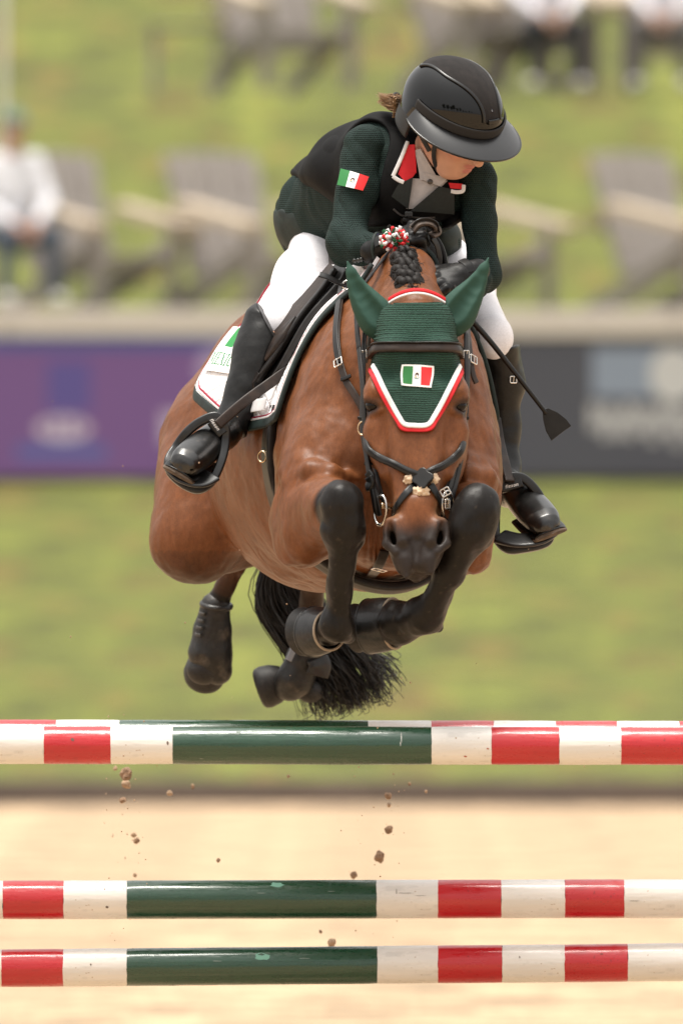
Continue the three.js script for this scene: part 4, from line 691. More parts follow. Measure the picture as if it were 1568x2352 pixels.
{ // ---- girth and breastplate
  const t = thing('girth', 'brown leather girth with padded edge round the horse\'s belly', 'girth');
  const gz = a => -.44 + .04 * Math.sin(a * R), pts = []; for (let a = 84; a <= 276; a += 8) pts.push(hitTrunk(-.47 + .03 * Math.sin(a * R), a, .012));
  part(t, 'girth_band', strapOn(pts, q => .036 + .018 * Math.sin(q * Math.PI), .007, { seg: 90, round: 1.5 }), brownL);
  part(t, 'padded_edge', strapOn(pts.map(q => ({ p: q.p.clone().addScaledVector(FW, .045), n: q.n })), .012, .011, { seg: 90 }), darkL);
  const pad = []; for (let a = 106; a <= 132; a += 5) pad.push(hitTrunk(-.43, a, .02)); part(t, 'girth_pad', strapOn(pad, q => .012 + .032 * Math.sin(Math.PI * (.15 + q * .7)), .004, { seg: 30 }), darkL);
  const d = hitTrunk(-.41, 110, .03); part(t, 'd_ring', ring(d.p, .0135, .0022, V(-.5, 0, .85), .85), brassM);
  const m = thing('breastplate', 'brown leather breastplate straps on the horse\'s shoulders and between its forelegs', 'breastplate');
  part(m, 'chest_strap', strapOn([[884, 1262], [872, 1290], [852, 1322], [832, 1350], [812, 1372]].map(([u, v]) => onFront(F_trunk, u, v, .006)), .0125, .0035), brownL);
  const b1 = onFront(F_trunk, 872, 1297, .014), b2 = onFront(F_trunk, 848, 1330, .012);
  part(m, 'buckle', buckle(b1.p, .016, .011, b1.n, -.6), steelM); part(m, 'keeper', strapOn([onFront(F_trunk, 834, 1325, .012), b2, onFront(F_trunk, 862, 1337, .012)], .006, .003), darkL);
  const sL = [[795, 640], [785, 700], [779, 760], [780, 800], [786, 838], [800, 880], [815, 905], [835, 940]].map(([u, v]) => onFront(F_trunk, u, v, .008));
  part(m, 'shoulder_strap', strapOn(sL, .0095, .003, { seg: 60 }), brownL); part(m, 'strap_overlay', strapOn(sL.slice(0, 5).map(q => ({ p: q.p.clone().addScaledVector(q.n, .006), n: q.n })), .0085, .0022, { seg: 40 }), darkL);
  part(m, 'buckle', buckle(sL[4].p.clone().addScaledVector(sL[4].n, .009), .012, .01, sL[4].n, .3), steelM); part(m, 'keeper', strapOn([onFront(F_trunk, 790, 876, .013), onFront(F_trunk, 802, 872, .014), onFront(F_trunk, 812, 866, .012)], .005, .0025), darkL);
  const sR = [[1066, 745], [1070, 790], [1074, 830], [1080, 865], [1087, 882]].map(([u, v]) => onFront(F_trunk, u, v, .01)); part(m, 'shoulder_strap', strapOn(sR, .0085, .003), brownL); part(m, 'buckle', buckle(sR[2].p.clone().addScaledVector(sR[2].n, .008), .012, .01, sR[2].n, -.2), steelM);
  part(m, 'loose_strap_end', line([[733, 630, -.22], [752, 636, -.22], [775, 648, -.23], [797, 656, -.25]], V(.2, .6, .8), .0085, .0022), blackL); part(m, 'd_ring', ring(J(797, 655, -.24), .011, .0022, FR), steelM);
}
{ // ---- boots on the legs
  const bootM = phy([.022, .02, .019], { roughness: .45, map: leatherT, bumpMap: leatherT, bumpScale: .001, clearcoat: .2 }), dust = std([.33, .26, .19], { roughness: 1 }), hoofM = std([.03, .026, .023], { roughness: .6, map: leatherT });
  const bell = (label, c, dir, r0, r1, len, roll) => {
    const t = thing('bell_boot', label, 'bell boot', 'rubber bell boots on the fore hooves');
    const g = turned([[r0, 0], [r0 + .004, .004], [mix(r0, r1, .5) + .003, len * .5], [r1, len], [r1 - .005, len + .003], [mix(r0, r1, .5) - .004, len * .5], [r0 - .005, .003], [r0, 0]], c, dir, 56, .92); part(t, 'shell', g, bootM);
    const q = new THREE.Quaternion().setFromUnitVectors(V(0, 1, 0), dir.clone().normalize()); const rim = (r, y, w) => { const pts = [], n = []; for (let i = 0; i < 28; i++) { const a = i / 28 * 2 * Math.PI; pts.push(V(Math.cos(a) * r, y, Math.sin(a) * r * .92).applyQuaternion(q).add(c)); } return tube(pts, w, { closed: true, seg: 90, sides: 8 }); };
    part(t, 'top_rim', rim(r0 + .001, .001, .0034), dust, 'dusty worn rim'); part(t, 'lower_rim', rim(r1 - .002, len, .0032), bootM);
    return t;
  };
  bell('smaller looking rubber bell boot on the foreleg at the left', J(758, 1447, .1), V(-.5, -.06, -.62), .051, .066, .062);
  bell('larger looking rubber bell boot on the crossing foreleg at the right', J(905, 1432, .09), V(-.82, -.1, -.5), .062, .07, .072);
  for (const [c, d, l] of [[J(735, 1447, .05), V(-.5, -.06, -.62), 1], [J(868, 1437, .06), V(-.82, -.1, -.5), 0]]) part(horse, 'hoof', turned([[.0, -.01], [.046, -.01], [.061, .062], [.054, .066], [0, .06]], c, d, 40), hoofM);
  // hind
  const hb = (label, pts, k, cut) => { const t = thing('hind_boot', label, 'hind boot', 'black boots on the hind fetlocks'); const lo = V(1e3, 1e3, 1e3), hi = V(-1e3, -1e3, -1e3); pts.forEach(([p, r]) => { lo.min(p.clone().subScalar(r + .02)); hi.max(p.clone().addScalar(r + .02)); }); part(t, 'shell', skin(field([chain(pts, .02), cut], (x, y, z) => .0015 * (noise(x * 50, y * 50, z * 50) - .5)), lo, hi, .0034, { uv: 4, color: (x, y, z) => { const d = sst(.56, .8, fbm(x * 30, y * 30, z * 30)); return [mix(.022, .1, d), mix(.02, .08, d), mix(.0185, .06, d)]; } }), phy([1, 1, 1], { vertexColors: true, roughness: .5, map: leatherT, bumpMap: leatherT, bumpScale: .001 })); return t; };
  const b1 = hb('black hind boot with a stepped strap on the far left leg', [[J(495, 1394, -1.84), .039], [J(488, 1450, -1.86), .046], [J(484, 1500, -1.87), .054], [J(500, 1540, -1.88), .038]], 0, [cap(J(455, 1530, -1.8), J(455, 1600, -1.8), .03, .035, .01, 1)]);
  part(b1, 'collar', ring(J(497, 1390, -1.84), .036, .0085, V(.1, 1, .25)), bootM);
  for (let i = 0; i < 4; i++) part(b1, 'strap_rib', line([[458 - i * 3, 1408 + i * 16, -1.82], [462 - i * 3, 1410 + i * 16, -1.81], [470 - i * 3, 1411 + i * 16, -1.805]], V(-.5, 0, .87), .004, .003), std([.06, .055, .05]));
  const b2 = hb('black hind boot with a grey badge on the leg in front of the tail', [[J(712, 1480, -1.83), .038], [J(700, 1510, -1.84), .043], [J(678, 1560, -1.85), .045], [J(665, 1575, -1.86), .04]], 0, []);
  part(b2, 'side_panel', line([[728, 1512, -1.79], [735, 1530, -1.79], [728, 1552, -1.795]], V(.3, 0, .95), .03, .006), bootM);
  part(b2, 'badge', line([[676, 1484, -1.785], [670, 1500, -1.782], [662, 1517, -1.78]], V(-.2, .1, .97), .0085, .0015), std([.28, .28, .29], { roughness: .35, metalness: .5 }));
  const hf = (p, d, r) => part(horse, 'hoof', turned([[0, -r * .3], [r * .45, -r * .25], [r * .74, -r * .02], [r * .93, r * .4], [r, r * .85], [r * .95, r * 1.1], [r * .84, r * 1.2], [r * .6, r * 1.18], [0, r * 1.1]], p, d, 40, 1.06), hoofM);
  hf(J(474, 1522, -1.9), V(-.1, -.62, -.75), .055); hf(J(650, 1564, -1.9), V(-.86, -.3, -.1), .056);
  for (const [c, r] of [[J(468, 1538, -1.87), [.044, .04, .04]], [J(712, 1588, -1.88), [.036, .03, .03]]]) { const g = new THREE.SphereGeometry(1, 28, 20); g.scale(...r); g.translate(c.x, c.y, c.z); part(horse, 'heel_bulb', norm(g), hoofM); }
}
// ------------------------------------------------------------------ the rider
const plane = (p, n, k = .006) => ({ k, op: 1, f: (x, y, z) => -((x - p.x) * n.x + (y - p.y) * n.y + (z - p.z) * n.z) }); // keeps the side n points away from
const fat = (l, d) => l.map(p => ({ ...p, f: p.op ? p.f : (x, y, z) => p.f(x, y, z) - d }));
const meshT = tex(256, 256, (u, v) => { const r = Math.floor(v * 32), x = u * 32 + (r % 2) * .5, d = Math.hypot((x % 1) - .5, (v * 32 % 1) - .5); return .95 - .75 * (1 - sst(.18, .36, d)) + .15 * (tnoise(u, v, 64, 64, 2) - .5); });
const weaveT = tex(256, 256, (u, v) => .8 + .3 * (tnoise(u, v, 128, 128, 2) - .5) + .25 * (tnoise(u, v, 14, 14, 4) - .5));
const jacketM = phy([.018, .036, .031], { map: meshT, roughness: .8, specularIntensity: .4, bumpMap: meshT, bumpScale: .0012 }), vestM = phy([.005, .0046, .0048], { map: weaveT, roughness: .7, specularIntensity: .3 }), breechM = std([.86, .84, .87], { map: paleT, roughness: .8 });
const smoothGreenM = std([.012, .026, .022], { map: weaveT, roughness: .7 }), shirtM = std([.5, .47, .47], { map: paleT, roughness: .85 }), gloveM = phy([.009, .0085, .0085], { map: leatherT, roughness: .5, bumpMap: leatherT, bumpScale: .0003, specularIntensity: .6 });
const skinM = phy([1, 1, 1], { vertexColors: true, roughness: .48, sheen: .1, specularIntensity: .5 });
const rider = thing('person', 'rider in dark green show jacket, white breeches and black boots crouched over the horse', 'person');
const wr = (amp, fr) => (x, y, z) => amp * (fbm(x * fr, y * fr * .8, z * fr, 2) - .5) + amp * .5 * (1 - Math.abs(2 * noise(x * fr * 1.3 + y * fr * .9, y * fr * .5, z * fr) - 1));
// skeleton
const shR = J(838, 338, -.5), elR = J(795, 556, -.4), wrR = J(872, 570, -.3), shL = J(1092, 412, -.5), elL = J(1108, 632, -.42), wrL = J(1052, 648, -.28), neckB = J(975, 372, -.5), hipC = J(790, 500, -1.0);
const torsoP = [ell(J(945, 430, -.56), [.15, .135, .13], [0, 0, -20], .08), ell(J(860, 430, -.78), [.155, .14, .2], [0, 25, 0], .1), cap(hipC, J(880, 430, -.75), .155, .14, .1), ell(J(790, 500, -1.0), [.17, .13, .15], null, .08), cap(J(870, 340, -.56), J(1070, 415, -.54), .075, .062, .08)];
const skirtP = [ell(J(752, 500, -.95), [.085, .09, .13], [0, 0, -30], .05), ell(J(1012, 545, -.78), [.048, .06, .1], [0, 0, 20], .03)];
const armRP = [...chain([[shR, .062], [J(818, 440, -.46), .05], [elR, .05], [J(830, 572, -.35), .042], [J(866, 570, -.3), .036]], .03), ell(J(790, 580, -.4), [.032, .03, .035], null, .03)];
const armLP = chain([[shL, .058], [J(1098, 510, -.47), .043], [elL, .042], [J(1086, 650, -.36), .038], [J(1068, 648, -.32), .036]], .03);
const thighR = [...chain([[J(775, 560, -.95), .105], [J(705, 650, -.77), .083], [J(652, 742, -.6), .062]], .04), ell(J(642, 765, -.59), [.05, .045, .05], null, .03)];
const thighL = [...chain([[J(950, 560, -.95), .1], [J(1060, 660, -.75), .075], [J(1125, 765, -.52), .05]], .04), ell(J(1135, 785, -.5), [.042, .045, .045], null, .03)];
const FUR = V(.42, .86, .3).normalize(), FUL = V(-.28, .9, .34).normalize();
const footLoft = (a, b, up) => loft(a, b, up, [[0, 0, .0, .036, .042, 2.1], [.25, 0, .004, .038, .045, 2.2], [.5, 0, -.002, .043, .042, 2.3], [.72, 0, -.008, .045, .036, 2.4], [.88, 0, -.012, .042, .031, 2.4], [.95, 0, -.016, .034, .025, 2.2], [.985, 0, -.02, .021, .016, 2], [1, 0, -.023, .004, .004, 2]], .02);
const calfR = [loft(J(620, 742, -.55), J(528, 985, -.47), V(.3, 0, 1), [[0, 0, 0, .05, .05, 2], [.3, 0, 0, .053, .056, 2], [.6, 0, 0, .044, .048, 2], [.85, 0, 0, .037, .04, 2], [1, 0, 0, .038, .042, 2]], .03)], footR = [footLoft(J(530, 985, -.5), J(420, 1060, -.22), FUR)];
const calfL = chain([[J(1142, 785, -.52), .044], [J(1150, 880, -.58), .045], [J(1152, 980, -.6), .036], [J(1156, 1070, -.58), .032], [J(1160, 1120, -.52), .034]], .03), footL = [footLoft(J(1160, 1112, -.54), J(1256, 1196, -.2), FUL)];
// head frame
const hf_ = V(.632, -.575, .52).normalize(), hu_ = V(.3, .8, .52); hu_.addScaledVector(hf_, -hu_.dot(hf_)).normalize(); const hs_ = new V3().crossVectors(hu_, hf_).normalize();   // forward, up, her left
const hM = new THREE.Matrix4().makeBasis(hs_, hu_, hf_), hC = J(1044, 274, -.38), hp = (s, u, f) => hC.clone().addScaledVector(hs_, s).addScaledVector(hu_, u < 0 ? u * 1.16 : u).addScaledVector(hf_, f);
const faceP = [ell(hp(0, .02, -.01), [.074, .1, .092], hM, .02), ell(hp(0, -.035, .035), [.061, .07, .055], hM, .03), ell(hp(0, -.075, .045), [.042, .04, .042], hM, .035), ell(hp(0, -.1, .06), [.024, .018, .02], hM, .025),
  ...[-1, 1].flatMap(s => [ell(hp(s * .042, -.025, .058), [.026, .026, .022], hM, .025), cap(hp(s * .06, -.05, .0), hp(s * .03, -.098, .05), .018, .016, .03), ell(hp(s * .034, .012, .088), [.017, .01, .012], hM, .014, 1), ell(hp(s * .073, -.01, -.005), [.009, .032, .02], hM, .008), ell(hp(s * .009, -.045, .098), [.0075, .0065, .008], hM, .006)]),
  cap(hp(0, .012, .088), hp(0, -.038, .117), .0085, .0105, .012), ell(hp(0, -.046, .116), [.0125, .01, .0125], hM, .008), cap(hp(0, -.05, .098), hp(0, -.062, .098), .008, .008, .012), ell(hp(0, -.066, .0895), [.021, .008, .013], hM, .009), ell(hp(0, -.081, .086), [.0185, .008, .012], hM, .009), cap(hp(-.02, -.0735, .0985), hp(.02, -.0735, .0985), .003, .003, .005, 1),
  cap(neckB, hp(0, -.06, -.02), .05, .052, .04)];
function skinTone(x, y, z) {
  const dx = x - hC.x, dy = y - hC.y, dz = z - hC.z, s = dx * hs_.x + dy * hs_.y + dz * hs_.z, u0 = dx * hu_.x + dy * hu_.y + dz * hu_.z, u = u0 < 0 ? u0 / 1.16 : u0, f = dx * hf_.x + dy * hf_.y + dz * hf_.z;
  const n = fbm(x * 60, y * 60, z * 60, 2); let c = [.6 * (.92 + .16 * n), .33 * (.92 + .16 * n), .225 * (.92 + .16 * n)];
  const lip = Math.max(1 - sst(.75, 1.1, Math.hypot(s / .022, (u + .0645) / .0075)), 1 - sst(.75, 1.1, Math.hypot(s / .019, (u + .079) / .0078))) * (f > .075 ? 1 : 0); c = [mix(c[0], .5, lip), mix(c[1], .19, lip), mix(c[2], .155, lip)];
  const ck = (1 - sst(.01, .035, Math.hypot(Math.abs(s) - .045, u + .035))) * .3; c[1] = mix(c[1], .2, ck); c[2] = mix(c[2], .13, ck);
  return c;
}
{ // the body: skin where it shows, slimmer than the clothes elsewhere
  const inner = fat([...torsoP, ...armRP, ...armLP, ...thighR, ...thighL, ...calfR, ...footR, ...calfL, ...footL], -.022);
  const g1 = skin(field(inner), J(380, 1290, -1.25), J(1290, 240, -.1), .013, { color: skinTone }), lo = hC.clone().addScalar(-.26), hi = hC.clone().addScalar(.2), g2 = skin(field(faceP), lo, hi, .0028, { color: skinTone });
  part(rider, 'body', mergeGeometries([g1, g2]), skinM);
  for (const s of [-1, 1]) { const e = hp(s * .033, .008, .078), g = new THREE.SphereGeometry(.011, 16, 12); g.translate(e.x, e.y, e.z); part(rider, 'eye', norm(g), phy([.3, .26, .24], { roughness: .15 })); part(rider, 'eyebrow', strap([hp(s * .016, .03, .097), hp(s * .034, .034, .092), hp(s * .052, .026, .08)], [hf_, hf_, hf_], .003, .0015), std([.08, .045, .025])); }
  const lash = std([.02, .012, .01]); for (const s of [-1, 1]) part(rider, 'eyelash', strap([hp(s * .02, .009, .0895), hp(s * .034, .012, .0905), hp(s * .047, .006, .085)], [hf_, hf_, hf_], .0022, .001), lash);
}
const F_torso = field(torsoP), F_vest = field(fat(torsoP, .014));
{ // jacket
  const jk = part(rider, 'jacket', skin(field([torsoP, skirtP], wr(.012, 16)), J(590, 680, -1.3), J(1180, 230, -.3), .005, { uv: 6 }), jacketM);
  part(jk, 'sleeve', skin(field([armRP], wr(.011, 20)), J(700, 660, -.7), J(940, 260, -.15), .0036, { uv: 6 }), jacketM); part(jk, 'sleeve', skin(field([armLP], wr(.011, 20)), J(980, 730, -.7), J(1190, 330, -.15), .0036, { uv: 6 }), jacketM);
  const FR_ = field(armRP);
  part(jk, 'flag_patch', quadPatch(FR_, [[786, 379], [845, 398], [832, 430], [778, 417]], 12, 8, .0065, .002), new THREE.MeshStandardMaterial({ map: flagT(false), roughness: .7 }), 'flag of green, white and red stripes with an eagle emblem');
  const bM = std([.02, .022, .021], { roughness: .35 }); for (const [u, v] of [[817, 590], [825, 589], [832, 587]]) { const h = onFront(FR_, u, v, .006); part(jk, 'cuff_button', turned([[0, .004], [.005, .004], [.006, .002], [.006, 0]], h.p, h.n, 18), bM); }
  const rim = (c, d, r) => { const q = new THREE.Quaternion().setFromUnitVectors(V(0, 0, 1), d.clone().normalize()); const pts = []; for (let i = 0; i < 20; i++) { const a = i / 20 * 6.2832; pts.push(V(Math.cos(a) * r, Math.sin(a) * r, 0).applyQuaternion(q).add(c)); } return tube(pts, .005, { closed: true, seg: 50 }); };
  part(jk, 'cuff', rim(J(866, 570, -.3), V(.9, 0, .3), .036), smoothGreenM); part(jk, 'cuff', rim(J(1066, 648, -.315), V(-.9, 0, .3), .036), smoothGreenM);
  part(jk, 'wristband', rim(J(868, 571, -.3), V(.9, 0, .3), .0335), std([.22, .12, .55]), 'purple wristband edge');
  part(jk, 'hem_panel', skin(field([...fat([skirtP[0]], .006), ...fat([torsoP[3]], .008), plane(J(700, 485, -.9), V(.12, 1, 0).normalize(), .01)], wr(.008, 14)), J(590, 680, -1.3), J(980, 440, -.6), .006, { uv: 5 }), smoothGreenM);
  part(jk, 'hem_panel', skin(field([...fat([skirtP[1]], .004)], wr(.006, 14)), J(940, 640, -1), J(1090, 460, -.6), .005, { uv: 5 }), smoothGreenM);
}
{ // black air vest over the jacket
  const arm = fat([...armRP.slice(0, 2), ...armLP.slice(0, 2)], .004).map(p => ({ ...p, op: 1, k: .012 }));
  const F = field([fat(torsoP, .014), ell(J(815, 372, -.72), [.11, .08, .14], [0, 20, 30], .06), ell(J(905, 300, -.56), [.075, .04, .06], [0, 0, 12], .04), ell(J(790, 410, -.8), [.09, .07, .12], [0, 0, 40], .05), ...arm, plane(J(745, 460, -.8), V(-.6, -.8, 0).normalize(), .02), plane(J(960, 520, -.6), V(.05, -1, 0).normalize(), .02), plane(J(905, 268, -.5), V(.18, .9, .3).normalize(), .02)], wr(.012, 9));
  const v = part(rider, 'air_vest', skin(F, J(660, 560, -1.2), J(1150, 230, -.3), .0045, { uv: 5 }), vestM);
  const edge = l => l.map(([u, vv]) => onFront(F, u, vv, .004));
  part(v, 'bottom_roll', strapOn(edge([[880, 515], [930, 512], [990, 505], [1040, 495], [1062, 478]]), .014, .011, { seg: 40 }), vestM);
  part(v, 'clasp', box(J(938, 492, -.41).x, J(938, 492, -.41).y, J(938, 492, -.41).z, .02, .014, .012, .003), phy([.01, .01, .01], { roughness: .2 }));
  part(v, 'zip', strapOn(edge([[905, 470], [925, 484], [960, 489], [1000, 488]]), .0025, .002), std([.1, .09, .085], { metalness: .6, roughness: .35 }));
}
const F_ch = field([fat(torsoP, .02), cap(neckB, hp(0, -.06, -.02), .056, .056, .04)]);
{ // collars and lapels
  const co = part(rider, 'shirt', [quadPatch(F_ch, [[950, 400], [1030, 405], [965, 470], [935, 470]], 10, 10, .002, .003), quadPatch(F_ch, [[958, 335], [972, 330], [1005, 398], [966, 405]], 10, 8, .008, .004), quadPatch(F_ch, [[972, 385], [1030, 398], [1010, 418], [975, 405]], 10, 8, .01, .004)], shirtM);
  const bt = onFront(F_ch, 988, 408, .012); part(co, 'collar_button', turned([[0, .003], [.006, .003], [.007, .001], [.007, 0]], bt.p, bt.n, 18), std([.05, .04, .035], { roughness: .3 }));
  const nb = []; for (let i = 0; i <= 12; i++) { const a = i / 12 * Math.PI * 1.15 - .25; const c = neckB.clone().lerp(hp(0, -.06, -.02), .28), ax = hp(0, -.06, -.02).sub(neckB).normalize(), e1 = V(1, 0, 0).addScaledVector(ax, -ax.x).normalize(), e2 = new V3().crossVectors(ax, e1); const d = e1.clone().multiplyScalar(-Math.cos(a)).addScaledVector(e2, -Math.sin(a) * Math.sign(e2.z || 1) * -1); nb.push({ p: c.clone().addScaledVector(d, .06), n: d }); }
  part(co, 'neckband', strapOn(nb, .016, .003), shirtM);
  const L = part(rider, 'jacket_collar', quadPatch(F_ch, [[938, 326], [960, 322], [958, 388], [917, 392]], 12, 12, .011, .004), redM, 'red collar with white edging');
  part(L, 'white_edging', [strapOn([[944, 318], [930, 345], [917, 372], [906, 396]].map(([u, v]) => onFront(F_ch, u, v, .0125)), .005, .003), strapOn([[906, 396], [917, 404], [930, 410]].map(([u, v]) => onFront(F_ch, u, v, .0125)), .005, .003)], whiteM);
  part(L, 'collar_point', quadPatch(F_ch, [[917, 390], [958, 386], [944, 405], [932, 408]], 10, 8, .011, .004), redM);
  const Rr = part(rider, 'jacket_collar', quadPatch(F_ch, [[1030, 410], [1062, 412], [1060, 424], [1034, 422]], 8, 6, .011, .004), redM, 'red collar with white edging'); part(Rr, 'white_edging', strapOn([[1034, 428], [1048, 430], [1062, 427], [1064, 414]].map(([u, v]) => onFront(F_ch, u, v, .0125)), .005, .003), whiteM);
  const lp = smoothGreenM.clone(); lp.color.setRGB(.007, .012, .0105);
  part(rider, 'lapel', quadPatch(F_ch, [[917, 415], [950, 398], [940, 468], [903, 440]], 10, 10, .013, .004), lp); part(rider, 'lapel', quadPatch(F_ch, [[1008, 418], [1042, 425], [1042, 478], [945, 472]], 12, 10, .013, .004), lp);
}
// breeches, boots
part(rider, 'breeches', skin(field([thighR, thighL, ell(J(790, 520, -1.02), [.165, .12, .14], null, .06)], (x, y, z) => .006 * (fbm(x * 12, y * 12, z * 12, 2) - .5)), J(560, 860, -1.25), J(1200, 400, -.4), .0055, { uv: 5 }), breechM);
const ridingL = phy([.0105, .0098, .009], { map: leatherT, roughness: .45, bumpMap: leatherT, bumpScale: .0004, clearcoat: .1, clearcoatRoughness: .3, specularIntensity: .6 });
const dustT = (x, y, z) => { const d = sst(.55, .75, fbm(x * 45, y * 45, z * 45)); return [mix(.012, .09, d * .5), mix(.0112, .075, d * .5), mix(.0105, .06, d * .5)]; };
const shoeM = phy([1, 1, 1], { vertexColors: true, map: leatherT, roughness: .3, clearcoat: .4, clearcoatRoughness: .2 }), soleM = std([.24, .17, .12], { map: leatherT, roughness: .8 });
for (const [calf, foot, lo, hi, cut, s] of [[calfR, footR, J(370, 1130, -.8), J(720, 670, -.15), plane(J(614, 742, -.5), V(.85, .5, .1).normalize()), -1], [calfL, footL, J(1060, 1260, -.8), J(1290, 740, -.15), plane(J(1165, 800, -.5), V(-.35, .94, 0).normalize()), 1]]) {
  const top = s < 0 ? cap(J(608, 722, -.56), J(596, 800, -.55), .034, .046, .05) : cap(J(1172, 775, -.58), J(1160, 880, -.6), .02, .04, .03);
  const b = part(rider, 'riding_boot', skin(field([fat(calf, .006), top, cut], (x, y, z) => .004 * (fbm(x * 22, y * 30, z * 22, 2) - .5)), lo, hi, .0042, { uv: 5 }), ridingL);
  part(b, 'boot_foot', skin(field([foot, cap(foot === footR ? J(525, 985, -.45) : J(1160, 1110, -.53), foot === footR ? J(520, 995, -.43) : J(1163, 1130, -.5), .036, .036, .02)]), lo, hi, .0034, { uv: 5, color: dustT }), shoeM);
  const lf = foot[0], up = s < 0 ? FUR : FUL, sp = [.42, .55, .7, .85, .95, 1.0].map(t => lf.A.clone().addScaledVector(lf.w, t * lf.L).addScaledVector(lf.zd, lf.at(t, 1) - lf.at(t, 3) - .004));
  part(b, 'sole', strap(sp, sp.map(() => lf.zd), q => lf.at(.42 + .58 * q, 2) * (q > .93 ? .95 : 1) + .004, .006, { seg: 30, round: 2.4 }), soleM);
  const wl = [.5, .62, .75, .87, .95, 1.0].map(t => lf.A.clone().addScaledVector(lf.w, t * lf.L).addScaledVector(lf.zd, lf.at(t, 1) - lf.at(t, 3) * .88)); part(b, 'welt', strap(wl, wl.map(() => lf.zd), q => lf.at(.5 + .5 * q, 2) + .003, .0025, { seg: 30 }), blackL);
  part(b, 'buckle', buckle(s < 0 ? J(583, 745, -.52) : J(1178, 872, -.52), .01, .008, V(s * .6, 0, .8)), steelM);
  const lace = s < 0 ? [[455, 1003, -.38], [470, 998, -.36], [487, 994, -.37], [500, 1000, -.38]] : [[1165, 1128, -.42], [1180, 1126, -.4], [1195, 1132, -.4], [1206, 1150, -.38]]; part(b, 'spur_strap', line(lace, V(0, .6, .8), .006, .004), blackL);
  part(b, 'spur_buckle', buckle(s < 0 ? J(487, 992, -.36) : J(1188, 1128, -.39), .009, .006, V(0, .5, .86)), steelM);
}
// gloves: palm and five bent fingers round the rein
function glove(c, fdir, out, label) { out.addScaledVector(fdir, -out.dot(fdir)).normalize(); const knuck = new V3().crossVectors(fdir, out); // c palm centre, knuck: along the knuckle row (little to index finger), fdir: way the fingers leave the palm, out: back of the hand
  const P = (a, b, d) => c.clone().addScaledVector(knuck, a).addScaledVector(fdir, b).addScaledVector(out, d), pr = [ell(c, [.044, .046, .019], new THREE.Matrix4().makeBasis(knuck, fdir, out), .02), cap(P(0, -.035, 0), P(0, -.085, -.004), .03, .031, .025)];
  const Ls = [.8, .95, 1, .93], X = [-.033, -.011, .011, .033];
  for (let i = 0; i < 4; i++) pr.push(...chain([[P(X[i], .03, .006), .0115], [P(X[i], .052 * Ls[i] + .004, -.006), .0105], [P(X[i] * .95, .05 * Ls[i], -.034), .0098], [P(X[i] * .9, .02, -.042), .009], [P(X[i] * .88, .006, -.03), .0085]], .006));
  pr.push(...chain([[P(.036, -.02, -.004), .014], [P(.054, .008, -.012), .0125], [P(.048, .034, -.03), .011], [P(.03, .045, -.045), .0095]], .01));
  const lo = c.clone().addScalar(-.15), hi = c.clone().addScalar(.15), g = part(rider, 'glove', skin(field([pr], (x, y, z) => .004 * (fbm(x * 40, y * 40, z * 40, 2) - .5)), lo, hi, .003, { uv: 6 }), gloveM, label);
  part(g, 'wrist_tab', strap([P(-.022, -.05, .022), P(0, -.052, .03), P(.026, -.05, .024)], [out, out, out], .012, .002), gloveM);
}
glove(J(922, 548, -.27), V(.86, .34, .3).normalize(), V(-.3, .75, .6));
glove(J(1030, 640, -.2), V(-.8, -.25, .45).normalize(), V(.05, .7, .7));
